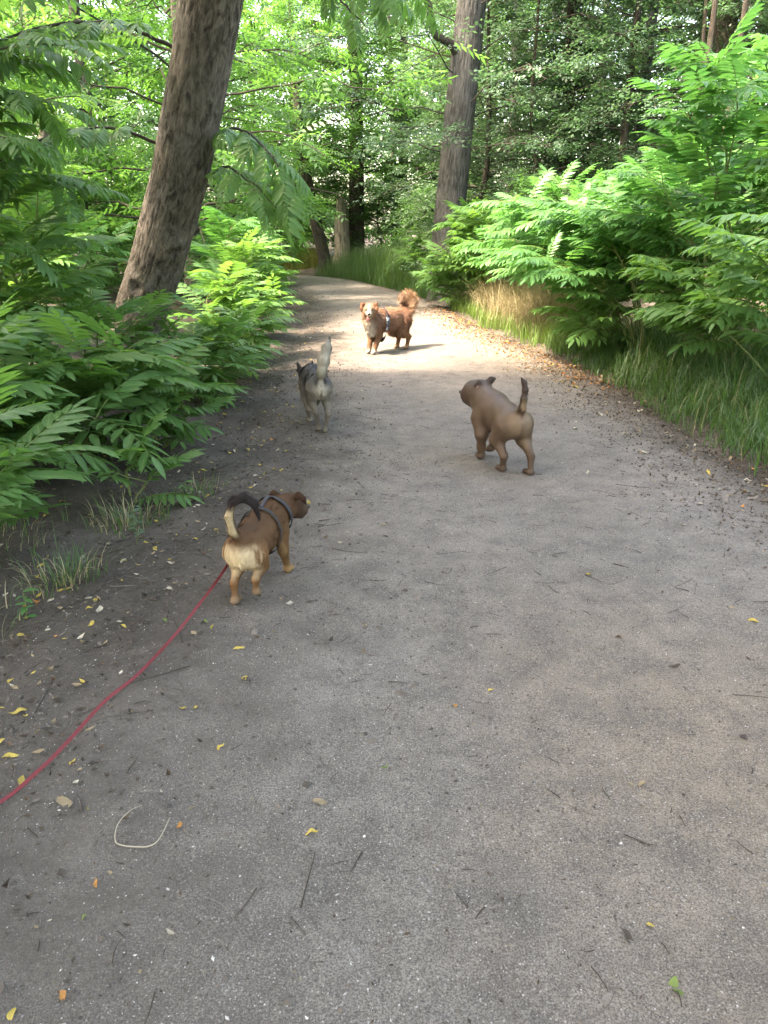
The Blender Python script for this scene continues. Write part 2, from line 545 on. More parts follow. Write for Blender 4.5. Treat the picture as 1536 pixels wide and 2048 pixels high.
def compound_bank(name, mat, n, seed, segs, **kw):
    out = []
    for q in range(n):
        r = np.random.default_rng(seed + q)
        a = dict(pairs=int(r.integers(6, 10)), arch=r.uniform(0.10, 0.5), hang=r.uniform(0.08, 0.26)); a.update(kw)
        out.append(compound_leaf(r, segs=segs, **a).mesh(name, [mat, M['rachis']], uv=True))
    return out

BIG = compound_bank('leaf', M['leaf'], 7, 100, 5)
MID = compound_bank('leaf', M['leaf'], 6, 200, 3)
YOUNG = compound_bank('leaf', M['leaf_young'], 7, 300, 3)
HANG = compound_bank('leaf', M['leaf'], 4, 400, 4, arch=0.36, hang=0.5, L=0.44, ll=0.14, lw=0.046)
TIER = compound_bank('leaf', M['leaf_young'], 6, 600, 3, arch=0.26, hang=0.26, L=0.52, ll=0.130, lw=0.042, pairs=9)
TIERG = compound_bank('leaf', M['leaf'], 5, 700, 3, arch=0.28, hang=0.30, L=0.52, ll=0.130, lw=0.042, pairs=9)

def leaf_matrix(p, d, s, r, roll=0.18, up=None):
    d = Vector(d).normalized()
    z = Vector((r.uniform(-roll, roll), r.uniform(-roll, roll), 1.0)) if up is None else Vector(up)
    y = z.cross(d)
    if y.length < 1e-3: y = Vector((0, 1, 0))
    y.normalize()
    z = d.cross(y)
    m = Matrix((d, y, z)).transposed().to_4x4()
    return Matrix.Translation(Vector(p)) @ m @ Matrix.Scale(s, 4)

def shrub(name, label, base, stems, bank, r, group=None, spacing=0.085, scale=1.0, rise=0.15, cat='shrub', first=0.18, lim=300, bias=None, stem_r=0.012, mat='stem', side=0):
    """stems: list of point lists (world). Leaves alternate up each stem and fan out, each leaf an object of its own."""
    bx, by = base
    bz = float(surf_z(bx, by)[0])
    t = thing(name, label, cat, (bx, by, bz), group)
    o0 = np.array([bx, by, bz])
    n_leaf = 0
    for st in stems:
        P = np.asarray(st, float)
        L = np.linalg.norm(np.diff(P, axis=0), axis=1).sum()
        n = max(8, int(L / 0.05))
        C = smooth_path(P, n)
        C[:, :2] += 0.012 * L * np.stack([np.sin(np.linspace(0, 9, n) + r.uniform(0, 6)), np.cos(np.linspace(0, 7, n) + r.uniform(0, 6))], 1)
        mb = MB(); mb.add(*tube(C - o0, np.linspace(stem_r * (0.6 + 0.25 * L), 0.0022, n), 6))
        link('stem', mb.mesh('stem', M[mat]), t)
        T = nrm(np.gradient(C, axis=0))
        s = first * L
        az = r.uniform(0, 6.28)
        while s < L and n_leaf < lim:
            q = min(n - 1, int(s / L * (n - 1)))
            u = s / L
            az += R(137.5) + r.normal(0, 0.35)
            d = np.array([math.cos(az), math.sin(az), 0.0])
            if bias is not None:
                d = nrm(d + np.asarray(bias) * r.uniform(0.3, 1.1))
            dirn = nrm(d + T[q] * (0.35 + 0.6 * u) + np.array([0, 0, rise + r.normal(0, 0.14)]))
            sc = scale * (0.72 + 0.5 * math.sin(math.pi * min(1, 0.15 + 0.85 * u))) * r.uniform(0.8, 1.18)
            if u > 0.93: sc *= 0.7
            link('leaf', bank[r.integers(len(bank))], t, mat=leaf_matrix(C[q] - o0, dirn, sc, r))
            n_leaf += 1
            s += spacing * r.uniform(0.6, 1.4)
    return t

def arch_stem(base, az, reach, height, r, droop=0.25, j=0.06):
    """points of a stem that rises and leans out to (reach, height), the tip bending over."""
    b = np.array(base, float)
    d = np.array([math.cos(az), math.sin(az), 0])
    q = []
    for t in (0, 0.3, 0.6, 0.85, 1.0):
        q.append(b + d * reach * t ** 1.4 + np.array([0, 0, height * (t + droop * t - droop * t * t * 1.0 - droop * 0.6 * t ** 4 + 0.0)]) + r.normal(0, j, 3) * (t > 0) * np.array([1, 1, 0.5]))
    return q

# ------------------------------------------------------------------ spray meshes for crowns (joined, low cost)
def spray_pinnate(r, L=0.42, pairs=5, ll=0.13, lw=0.048):
    V_, Q_ = [], []
    n = 0
    for q, t in enumerate(list(np.linspace(0.15, 0.95, pairs)) + [1.0]):
        for sgn in ((-1, 1) if t < 1 else (0,)):
            a = R(r.uniform(50, 68)) * sgn
            d = np.array([math.cos(a), math.sin(a), -r.uniform(0.05, 0.5)])
            p = np.array([L * t, 0, -0.12 * t * t])
            sd_ = np.array([-math.sin(a), math.cos(a), 0])
            l = ll * r.uniform(0.8, 1.15)
            w_ = lw * 0.5
            V_ += [p, p + d * l * 0.5 + sd_ * w_ + np.array([0, 0, 0.01]), p + d * l, p + d * l * 0.5 - sd_ * w_ + np.array([0, 0, 0.01])]
            Q_.append([n, n + 1, n + 2, n + 3]); n += 4
    return np.array(V_), np.array(Q_)

def spray_small(r, L=0.34, k=9, ll=0.062, lw=0.038):
    V_, Q_ = [], []
    n = 0
    for q in range(k):
        t = (q + 1) / k
        sgn = 1 if q % 2 else -1
        a = R(r.uniform(35, 75)) * sgn if q < k - 1 else 0
        d = nrm(np.array([math.cos(a), math.sin(a), r.uniform(-0.5, 0.25)]))
        p = np.array([L * t, r.normal(0, 0.015), r.normal(0, 0.02)])
        sd_ = nrm(np.array([-math.sin(a), math.cos(a), r.uniform(-0.5, 0.5)]))
        l, w_ = ll * r.uniform(0.75, 1.25), lw * 0.5 * r.uniform(0.8, 1.2)
        V_ += [p, p + d * l * 0.45 + sd_ * w_, p + d * l, p + d * l * 0.45 - sd_ * w_]
        Q_.append([n, n + 1, n + 2, n + 3]); n += 4
    return np.array(V_), np.array(Q_)

def scatter_sprays(mb, kinds, P, D, S, r, roll=0.35):
    """replicate spray meshes at P with direction D and size S (vectorised)."""
    P, D = np.asarray(P, float), nrm(D)
    S = np.broadcast_to(np.asarray(S, float), (len(P),))
    up = nrm(np.stack([r.normal(0, roll, len(P)), r.normal(0, roll, len(P)), np.ones(len(P))], 1))
    Yv = nrm(np.cross(up, D)); Zv = np.cross(D, Yv)
    pick = r.integers(0, len(kinds), len(P))
    for q, (V, Q) in enumerate(kinds):
        I = np.where(pick == q)[0]
        if not len(I): continue
        W = P[I][:, None, :] + S[I][:, None, None] * (V[None, :, 0:1] * D[I][:, None, :] + V[None, :, 1:2] * Yv[I][:, None, :] + V[None, :, 2:3] * Zv[I][:, None, :])
        F = (Q[None] + (np.arange(len(I)) * len(V))[:, None, None]).reshape(-1, 4)
        mb.add(W.reshape(-1, 3), F)

_r = np.random.default_rng(5)
SPR_PIN = [spray_pinnate(_r) for _ in range(5)]
SPR_SML = [spray_small(_r) for _ in range(6)]
# ------------------------------------------------------------------ bark
def bark(name, c_dark, c_mid, c_light, moss=0.0, su=9.0, sv=1.6):
    k = NT(name)
    uv = k.n('ShaderNodeUVMap').outputs[0]
    mp = k.n('ShaderNodeMapping', {0: uv, 'Scale': (su, sv, 1)}).outputs[0]
    n1 = k.noise(2.2, 8, 0.68, mp, 0.6)
    mp2 = k.n('ShaderNodeMapping', {0: uv, 'Scale': (2.0, 1.0, 1)}).outputs[0]
    n2 = k.noise(2.0, 5, 0.6, mp2)
    base = k.ramp(n1, [(0.37, c_dark), (0.49, c_mid), (0.62, c_light)])
    base = k.mix(k.ramp(n2, [(0.45, 0.0), (0.68, 0.55)]), base, (c_light[0] * 1.15, c_light[1] * 1.15, c_light[2] * 1.18))
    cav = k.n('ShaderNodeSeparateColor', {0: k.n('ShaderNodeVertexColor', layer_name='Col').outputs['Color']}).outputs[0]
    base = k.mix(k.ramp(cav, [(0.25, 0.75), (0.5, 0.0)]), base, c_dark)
    if moss:
        base = k.mix(k.ramp(k.noise(3.5, 6, 0.7, k.pos()), [(0.5, 0.0), (0.66, moss)]), base, (0.045, 0.065, 0.022))
    n3 = k.noise(14.0, 6, 0.7, mp)
    h = k.math('ADD', n1, k.math('MULTIPLY', n3, 0.5))
    M[name] = k.done(k.bsdf(base, 0.9, k.bump(h, 1.0, 0.03), 0.15))
bark('bark_brown', (0.028, 0.024, 0.020), (0.096, 0.086, 0.072), (0.178, 0.160, 0.136), 0.18, 12, 3.6)
bark('bark_grey', (0.021, 0.021, 0.019), (0.060, 0.059, 0.055), (0.108, 0.106, 0.099), 0.15, 16, 2.0)
bark('bark_dark', (0.016, 0.013, 0.010), (0.040, 0.034, 0.027), (0.075, 0.064, 0.052), 0.4)
bark('bark_pale', (0.080, 0.066, 0.050), (0.190, 0.165, 0.130), (0.300, 0.265, 0.215), 0.1)

def trunk_mesh(name, pts, rad, mat, nu=48, step=0.05, ridge=0.05, lump=0.06, flare=0.0, knots=(), seed=0.0, freq=5.0, vstretch=0.9):
    """bark modelled in the mesh: ridges and fissures along the stem, lumps, knots and a root flare."""
    P0 = smooth_path(pts, 400)
    L = np.linalg.norm(np.diff(P0, axis=0), axis=1).sum()
    n = max(8, int(L / step))
    P = smooth_path(pts, n)
    s = np.linspace(0, L, n)
    u = s / L
    r = np.interp(u, np.linspace(0, 1, len(rad)), rad)
    T = nrm(np.gradient(P, axis=0))
    a = nrm(np.cross(T[0], [0, -1.0, 0.0]) if abs(T[0, 1]) < 0.9 else np.cross(T[0], [1, 0, 0.0]))
    A = np.zeros((n, 3))
    for i in range(n):
        a = nrm(a - T[i] * np.dot(a, T[i])); A[i] = a
    B = np.cross(T, A)
    th = np.linspace(0, 2 * np.pi, nu + 1)
    TH, S = np.meshgrid(th, s)
    Rr = np.repeat(r[:, None], nu + 1, 1)
    c = np.stack([np.cos(TH) , np.sin(TH), np.zeros_like(TH)], -1).reshape(-1, 3)
    q = c * np.array([freq * 0.5, freq * 0.5, 0]) + np.stack([0 * S, 0 * S, S * vstretch + seed], -1).reshape(-1, 3)
    warp = perlin(q * 0.6 + 5.1)[:, None] * 0.7
    rid = 1 - 2.2 * np.abs(perlin(q * np.array([1.6, 1.6, 1.3]) + warp))
    rid2 = 1 - 2.2 * np.abs(perlin(q * np.array([3.6, 3.6, 3.4]) + 9.0 + warp))
    lum = fbm(c * 0.8 + np.stack([0 * S, 0 * S, S * 1.1 + seed], -1).reshape(-1, 3), 3)
    disp = ridge * (rid * 0.65 + rid2 * 0.35) + lump * lum
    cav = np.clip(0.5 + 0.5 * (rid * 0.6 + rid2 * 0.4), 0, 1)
    if flare:
        k_ = np.exp(-S.ravel() / (0.45)) * flare
        disp = disp + k_ * (1.0 + 0.55 * np.cos(TH.ravel() * 5 + seed) + 0.3 * np.cos(TH.ravel() * 3 + 1.0))
    for (ks, ka, ksz, kh) in knots:          # distance up, angle, size, height: a raised ring round a sunken scar
        da = np.angle(np.exp(1j * (TH.ravel() - ka))) * Rr.ravel()
        dd = np.sqrt(da ** 2 + ((S.ravel() - ks) * 0.8) ** 2) / ksz * (1 + 0.45 * lum)
        disp = disp + kh * (np.exp(-((dd - 0.7) / 0.45) ** 2) - 0.45 * np.exp(-(dd / 0.36) ** 2))
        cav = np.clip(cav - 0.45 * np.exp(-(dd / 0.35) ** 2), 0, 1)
    Rf = Rr.ravel() * (1 + disp) if ridge < 1 else Rr.ravel() + disp
    V = np.repeat(P, nu + 1, 0) + Rf[:, None] * (c[:, :1] * np.repeat(A, nu + 1, 0) + c[:, 1:2] * np.repeat(B, nu + 1, 0))
    i, j = np.meshgrid(np.arange(n - 1), np.arange(nu), indexing='ij')
    w = nu + 1
    Q = np.stack([i * w + j, i * w + j + 1, (i + 1) * w + j + 1, (i + 1) * w + j], -1).reshape(-1, 4)
    mb = MB()
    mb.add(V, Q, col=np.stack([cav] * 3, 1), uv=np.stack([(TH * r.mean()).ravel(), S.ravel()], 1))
    return mb.mesh(name, mat, color=True, uv=True), P, r

# ------------------------------------------------------------------ crowns grown on limbs
def grow_crown(r, H, zlo, n_limb, reach, kinds, per=8, sec=5, size=1.0, lean=(0, 0), r0=0.16, flat=0.18, updir=0.15, zmax=None, az_pref=None):
    """returns (crown MB, [limb arrays]) in tree space: limbs leave the trunk in tiers, twigs lie flat, sprays hang from them."""
    zmax = zmax or H * 0.96
    Ps, Ds, Ss, limbs = [], [], [], []
    az = r.uniform(0, 6.28)
    for q in range(n_limb):
        f = (q + r.uniform(0, 1)) / n_limb
        z = zlo + (zmax - zlo) * f ** 1.25
        az += R(137.5) + r.normal(0, 0.4)
        a = az
        if az_pref is not None and r.random() < 0.6:
            a = az_pref + r.normal(0, 0.8)
        prof = max(0.25, math.sin(math.pi * min(0.97, 0.22 + 0.74 * f)) ** 0.7)
        l = reach * prof * r.uniform(0.65, 1.15)
        d = np.array([math.cos(a), math.sin(a), 0])
        b = np.array([lean[0] * z / H, lean[1] * z / H, z])
        e = r.uniform(-0.05, 0.30) + updir * f
        pts = [b, b + d * l * 0.35 + [0, 0, l * e * 0.5], b + d * l * 0.7 + [0, 0, l * e * 0.75], b + d * l + [0, 0, l * e * 0.55 - 0.08 * l]]
        C = smooth_path(pts, 9) + np.vstack([[0, 0, 0], r.normal(0, 0.05 * l / 3, (8, 3))])
        limbs.append((C, np.linspace(max(0.012, r0 * 0.22 * (1 - 0.7 * f)) , 0.006, 9)))
        for s_ in range(sec):
            u = r.uniform(0.25, 1.0)
            k = min(8, int(u * 8))
            sg = 1 if s_ % 2 else -1
            a2 = a + sg * r.uniform(0.4, 1.15) * (1.1 - 0.4 * u)
            d2 = np.array([math.cos(a2), math.sin(a2), r.normal(0, flat)])
            l2 = l * r.uniform(0.22, 0.5) * (1.25 - 0.5 * u)
            C2 = np.stack([C[k] + d2 * l2 * w_ + np.array([0, 0, -0.10 * l2 * w_ * w_]) for w_ in (0, 0.5, 1)])
            limbs.append((C2, np.array([0.009, 0.006, 0.003])))
            m = max(3, int(per * r.uniform(0.7, 1.3)))
            w_ = r.uniform(0.05, 1.0, m)
            base = C[k] + d2 * l2 * w_[:, None] + np.stack([0 * w_, 0 * w_, -0.10 * l2 * w_ ** 2], 1) + r.normal(0, 0.05, (m, 3))
            aa = a2 + np.where(r.random(m) < 0.5, 1, -1) * r.uniform(0.2, 1.2, m)
            Ps.append(base)
            Ds.append(np.stack([np.cos(aa), np.sin(aa), r.normal(-0.12, 0.25, m)], 1))
            Ss.append(size * r.uniform(0.7, 1.25, m))
    mb = MB()
    scatter_sprays(mb, kinds, np.concatenate(Ps), np.concatenate(Ds), np.concatenate(Ss), r)
    return mb, limbs

TREE_KIND = {}
def tree_kind(key, seed, H, r0, mat, barkm, kinds, zlo, n_limb, reach, lean=(0, 0), **kw):
    r = np.random.default_rng(seed)
    crown, limbs = grow_crown(r, H, zlo, n_limb, reach, kinds, lean=lean, r0=r0, **kw)
    pts = [(lean[0] * t + r.normal(0, 0.06) * (t > 0), lean[1] * t + r.normal(0, 0.06) * (t > 0), H * t - (0.15 if t == 0 else 0)) for t in (0, 0.2, 0.45, 0.7, 1.0)]
    tm, _, _ = trunk_mesh('trunk', pts, [r0 * 1.05, r0 * 0.92, r0 * 0.75, r0 * 0.5, r0 * 0.12], M[barkm], nu=22, step=0.14, ridge=0.05, lump=0.06, flare=0.35, seed=seed)
    lm = MB()
    for C, rr in limbs: lm.add(*tube(C, rr, 5))
    TREE_KIND[key] = (tm, lm.mesh('limbs', M['twig']), crown.mesh('crown', M[mat]))

def put_tree(key, x, y, rz, s, name, label, group=None, sz=1.0):
    tm, lm, cm = TREE_KIND[key]
    t = thing(name, label, 'tree', (x, y, float(ground_z(x, y)[0])), group, rz)
    t.scale = (s, s, s * sz)
    link('trunk', tm, t); tag(link('limbs', lm, t), kind='stuff'); tag(link('crown', cm, t), kind='stuff')
    return t

tree_kind('fresh_a', 21, 11, 0.15, 'crown_fresh', 'bark_brown', SPR_PIN, 0.9, 44, 3.6, (0.4, 0.2), per=9, sec=5, size=1.15)
tree_kind('fresh_b', 22, 10, 0.13, 'crown_fresh', 'bark_dark', SPR_PIN, 1.2, 40, 3.4, (-0.4, 0.3), per=9, sec=5, size=1.25)
tree_kind('mid_a', 23, 13, 0.20, 'crown_mid', 'bark_dark', SPR_SML, 1.0, 56, 4.0, (0.2, -0.3), per=13, sec=5, size=1.7)
tree_kind('mid_b', 24, 12, 0.17, 'crown_mid', 'bark_brown', SPR_PIN, 0.7, 42, 3.8, (-0.3, 0.1), per=9, sec=5, size=1.3)
tree_kind('grey_a', 25, 12, 0.16, 'crown_grey', 'bark_grey', SPR_SML, 0.8, 60, 3.8, (0.3, 0.3), per=13, sec=6, size=1.5)
tree_kind('grey_b', 26, 9, 0.10, 'crown_grey', 'bark_dark', SPR_SML, 0.4, 54, 2.8, (0.2, -0.1), per=13, sec=5, size=1.3)
tree_kind('over_a', 35, 12, 0.18, 'crown_mid', 'bark_brown', SPR_PIN, 4.6, 46, 3.4, (0.2, -0.3), per=11, sec=6, size=1.6)
tree_kind('over_b', 36, 11, 0.16, 'crown_mid', 'bark_dark', SPR_PIN, 4.6, 44, 3.2, (-0.2, 0.3), per=11, sec=6, size=1.6)
tree_kind('bush_a', 27, 3.0, 0.05, 'crown_fresh', 'bark_dark', SPR_PIN, 0.15, 26, 1.5, (0.1, 0.1), per=8, sec=4, size=0.95)
tree_kind('bush_b', 28, 2.6, 0.05, 'crown_mid', 'bark_dark', SPR_SML, 0.12, 26, 1.5, (0.1, -0.1), per=11, sec=5, size=1.2)

# --- the big leaning tree on the left verge
r = np.random.default_rng(77)
LT = thing('leaning_tree', 'thick leaning brown trunk with knots rising from the fern like shrubs beside the path', 'tree', (-2.80, 8.35, 0.0))
LT_PTS = [(0.0, 0.02, -0.25), (0.14, -0.10, 0.35), (0.75, -0.50, 1.55), (1.42, -1.15, 3.2), (2.0, -2.1, 5.0), (2.3, -3.2, 7.2), (2.4, -4.4, 10.0)]
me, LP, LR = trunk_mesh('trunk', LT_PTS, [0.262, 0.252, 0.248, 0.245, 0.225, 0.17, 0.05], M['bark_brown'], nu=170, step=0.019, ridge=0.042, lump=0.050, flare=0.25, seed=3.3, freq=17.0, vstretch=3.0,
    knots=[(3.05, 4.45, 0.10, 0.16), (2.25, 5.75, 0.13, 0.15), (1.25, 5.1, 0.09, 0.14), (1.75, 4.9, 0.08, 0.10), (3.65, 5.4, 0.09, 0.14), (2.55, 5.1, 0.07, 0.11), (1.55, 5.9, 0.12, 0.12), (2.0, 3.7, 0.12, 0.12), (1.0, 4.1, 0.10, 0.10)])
link('trunk', me, LT)
O = np.array([-2.80, 8.35, 0.0])
def lt_branch(pts, r0, n_leaf, bank, sc, seed, hang=-0.5):
    rr = np.random.default_rng(seed)
    C = smooth_path(np.array(pts, float), 30)
    C[1:] += np.cumsum(rr.normal(0, 0.006, (29, 3)), 0)
    mb = MB(); mb.add(*tube(C - O, np.linspace(r0, 0.004, 30), 8))
    b = link('branch', mb.mesh('branch', M['twig']), LT)
    T = nrm(np.gradient(C, axis=0))
    for q in range(n_leaf):
        u = 0.12 + 0.88 * (q + rr.uniform(0, 0.8)) / n_leaf
        i = min(29, int(u * 29))
        sg = 1 if q % 2 else -1
        side_ = np.array([-T[i, 1], T[i, 0], 0]) * sg
        d = nrm(T[i] * 0.7 + side_ * rr.uniform(0.4, 1.0) + np.array([0, 0, hang * rr.uniform(0.3, 1.2)]))
        link('leaf', bank[rr.integers(len(bank))], b, mat=leaf_matrix(C[i] - O, d, sc * rr.uniform(0.8, 1.15), rr, 0.4))
lt_branch([(-1.60, 7.72, 2.25), (-1.25, 7.45, 2.28), (-0.95, 7.2, 2.05), (-0.72, 7.0, 1.72)], 0.016, 15, HANG, 0.85, 1, -0.25)
lt_branch([(-1.75, 7.85, 1.85), (-1.45, 7.6, 1.98), (-1.15, 7.3, 1.85), (-0.92, 7.1, 1.6)], 0.014, 10, TIERG, 0.75, 8, -0.25)
lt_branch([(-0.9, 6.7, 4.9), (-0.55, 6.1, 3.9), (-0.30, 5.75, 3.05), (0.28, 5.45, 2.75)], 0.022, 20, HANG, 0.72, 2)
lt_branch([(-0.9, 6.7, 4.9), (-0.65, 6.3, 3.6), (-0.40, 6.1, 3.1), (-0.1, 6.0, 2.75)], 0.018, 9, HANG, 0.62, 3, -0.8)
lt_branch([(-1.75, 7.5, 2.9), (-2.2, 7.0, 3.0), (-2.7, 6.4, 2.8), (-3.0, 6.0, 2.5)], 0.018, 28, TIERG, 0.9, 4, -0.2)
lt_branch([(-2.05, 7.7, 2.2), (-2.4, 7.2, 2.3), (-2.8, 6.6, 2.1), (-3.0, 6.2, 1.8)], 0.016, 26, TIERG, 0.85, 5, -0.2)
crown, limbs = grow_crown(np.random.default_rng(31), 10, 5.0, 30, 3.2, SPR_PIN, per=10, sec=5, size=1.3, lean=(0, 0), zmax=10.5)
cb = MB(); V, Q, T_, C_, U_ = crown.arrays(); cb.add(V + np.array([2.2, -4.2, 0.0]), Q)
tag(link('crown', cb.mesh('crown', M['crown_mid']), LT), kind='stuff')
lm = MB()
for C, rr in limbs: lm.add(*tube(C + np.array([2.2, -4.2, 0.0]), rr, 6))
tag(link('limbs', lm.mesh('limbs', M['twig']), LT), kind='stuff')

# --- the straight grey trunk on the right of the path
GT = thing('tall_tree', 'tall straight grey barked tree behind the shrubs right of the path', 'tree', (1.32, 17.6, 0.0))
me, _, _ = trunk_mesh('trunk', [(0, 0, -0.2), (0.02, 0, 0.6), (0.10, 0.0, 2.0), (0.34, 0.05, 4.9), (0.62, 0.1, 8), (0.9, 0.2, 13)], [0.36, 0.325, 0.305, 0.285, 0.24, 0.08], M['bark_grey'], nu=110, step=0.03, ridge=0.07, lump=0.03, flare=0.3, seed=8.0, freq=9, vstretch=1.4)
link('trunk', me, GT)
crown, limbs = grow_crown(np.random.default_rng(32), 13, 2.8, 40, 3.4, SPR_SML, per=13, sec=6, size=1.25, lean=(0.8, 0.2), r0=0.08)
tag(link('crown', crown.mesh('crown', M['crown_grey']), GT), kind='stuff')
lm = MB()
for C, rr in limbs: lm.add(*tube(C, rr, 6))
tag(link('limbs', lm.mesh('limbs', M['twig']), GT), kind='stuff')
b = MB(); b.add(*tube(smooth_path([(0.20, 0, 4.6), (0.0, -0.2, 4.85), (-0.35, -0.4, 5.0), (-0.5, -0.5, 5.5), (-0.9, -0.6, 5.8)], 26), np.linspace(0.095, 0.05, 26), 10))
link('limb', b.mesh('limb', M['twig']), GT)

# --- trunks at the bend
def bare_trunk(name, label, loc, pts, rad, barkm, key, s, seed, **kw):
    t = thing(name, label, 'tree', loc)
    me, _, _ = trunk_mesh('trunk', pts, rad, M[barkm], nu=40, step=0.06, ridge=0.05, lump=0.05, flare=0.6, seed=seed, **kw)
    link('trunk', me, t)
    if key:
        tag(link('limbs', TREE_KIND[key][1], t, mat=Matrix.Translation((0, 0, 2.2)) @ Matrix.Scale(s, 4)), kind='stuff')
        tag(link('crown', TREE_KIND[key][2], t, mat=Matrix.Translation((0, 0, 2.2)) @ Matrix.Scale(s, 4)), kind='stuff')
    return t
bare_trunk('leaning_tree', 'thin dark trunk leaning left on the verge at the far bend of the path', (-1.95, 27.4, 0.05),
           [(0, 0, -0.1), (-0.10, 0, 0.6), (-0.42, 0, 2.0), (-0.75, 0.1, 4.0), (-0.9, 0.2, 7)], [0.24, 0.20, 0.19, 0.17, 0.1], 'bark_dark', 'fresh_b', 0.8, 41)
bare_trunk('broken_trunk', 'pale broken trunk standing upright at the far bend beside the thin dark one', (-1.50, 29.0, 0.05),
           [(0, 0, -0.1), (0.02, 0, 0.6), (0.0, 0, 1.5), (0.0, 0, 2.35)], [0.30, 0.26, 0.24, 0.15], 'bark_pale', None, 1, 42)
bare_trunk('dark_tree', 'dark upright trunk close behind the pale broken trunk at the bend', (-1.02, 29.6, 0.05),
           [(0, 0, -0.1), (0.02, 0, 1.0), (0.05, 0, 3.0), (0.1, 0, 8)], [0.33, 0.28, 0.26, 0.15], 'bark_dark', 'mid_a', 0.85, 43)

# --- ivy clad trees on the right
def ivy_tree(label, x, y, H, r0, lean, seed, n, zhi, wide, key, s):
    r = np.random.default_rng(seed)
    t = thing('ivy_tree', label, 'tree', (x, y, float(ground_z(x, y)[0])), None)
    pts = [(lean[0] * f, lean[1] * f, H * f - (0.2 if f == 0 else 0)) for f in (0, 0.3, 0.6, 1)]
    me, P, rr = trunk_mesh('trunk', pts, [r0, r0 * 0.9, r0 * 0.75, r0 * 0.3], M['bark_dark'], nu=30, step=0.1, ridge=0.05, lump=0.06, flare=0.3, seed=seed)
    link('trunk', me, t)
    u = r.uniform(0.0, zhi, n)
    i = (u * (len(P) - 1)).astype(int)
    a = r.uniform(0, 6.28, n)
    w = rr[i] + np.abs(r.normal(0, wide, n)) * (0.6 + 0.4 * np.sin(u * 23)) + 0.02
    Pq = P[i] + np.stack([np.cos(a) * w, np.sin(a) * w, r.normal(0, 0.06, n)], 1)
    D = np.stack([np.cos(a), np.sin(a), -0.9 + r.normal(0, 0.5, n)], 1)
    mb = MB()
    scatter_sprays(mb, SPR_SML, Pq, D, r.uniform(0.7, 1.3, n), r, 1.0)
    tag(link('ivy', mb.mesh('ivy', M['ivy']), t), kind='stuff')
    if key:
        tag(link('limbs', TREE_KIND[key][1], t, mat=Matrix.Translation((0, 0, 2.0)) @ Matrix.Scale(s, 4)), kind='stuff')
        tag(link('crown', TREE_KIND[key][2], t, mat=Matrix.Translation((0, 0, 2.0)) @ Matrix.Scale(s, 4)), kind='stuff')
ivy_tree('slender trunk thickly covered in dark ivy behind the right hand shrubs', 4.3, 19.5, 10, 0.16, (-0.3, 0.2), 51, 1700, 0.75, 0.22, 'grey_b', 0.9)
ivy_tree('stout forked dark trunk with ivy at the top right edge of the wood', 6.6, 16.8, 11, 0.30, (-0.4, 0.2), 52, 1500, 0.6, 0.16, 'grey_a', 0.8)
ivy_tree('dark ivy covered trunk far back in the middle of the wood', 2.6, 27.0, 10, 0.22, (0.2, 0.2), 53, 1200, 0.7, 0.25, 'mid_a', 0.8)

# --- bare poles among the right hand shrubs
def pole(label, x, y, H, lean, r0, seed):
    r = np.random.default_rng(seed)
    t = thing('sapling', label, 'sapling', (x, y, float(ground_z(x, y)[0])), 'thin grey stems behind the right hand shrubs')
    pts = [(lean[0] * f + r.normal(0, 0.05), lean[1] * f, H * f - (0.1 if f == 0 else 0)) for f in (0, 0.25, 0.5, 0.75, 1)]
    me, P, _ = trunk_mesh('trunk', pts, [r0, r0 * 0.9, r0 * 0.8, r0 * 0.6, r0 * 0.2], M['bark_dark'], nu=14, step=0.08, ridge=0.04, lump=0.05, seed=seed)
    link('trunk', me, t)
    for q in range(5):
        i = int(len(P) * r.uniform(0.3, 0.95)); a = r.uniform(0, 6.28); l = r.uniform(0.5, 1.3)
        mb = MB(); d = np.array([math.cos(a), math.sin(a), 0.5])
        mb.add(*tube(smooth_path([P[i], P[i] + d * l * 0.5, P[i] + d * l + [0, 0, 0.1]], 8), np.linspace(0.014, 0.004, 8), 5))
        link('limb', mb.mesh('limb', M['twig']), t)
pole('thin grey stem leaning right, nearest the stout ivy clad trunk', 5.1, 14.6, 8, (0.5, 0.2), 0.060, 61)
pole('straightest thin grey stem standing behind the tallest right hand shoots', 5.75, 14.2, 8.5, (0.05, 0.2), 0.055, 62)
pole('thin grey stem beside the slender ivy clad trunk', 3.3, 18.0, 7, (-0.25, 0.1), 0.045, 63)
pole('thin stem crossing at a slant before the dark wood upper right', 6.2, 15.6, 8, (-0.9, 0.1), 0.045, 64)

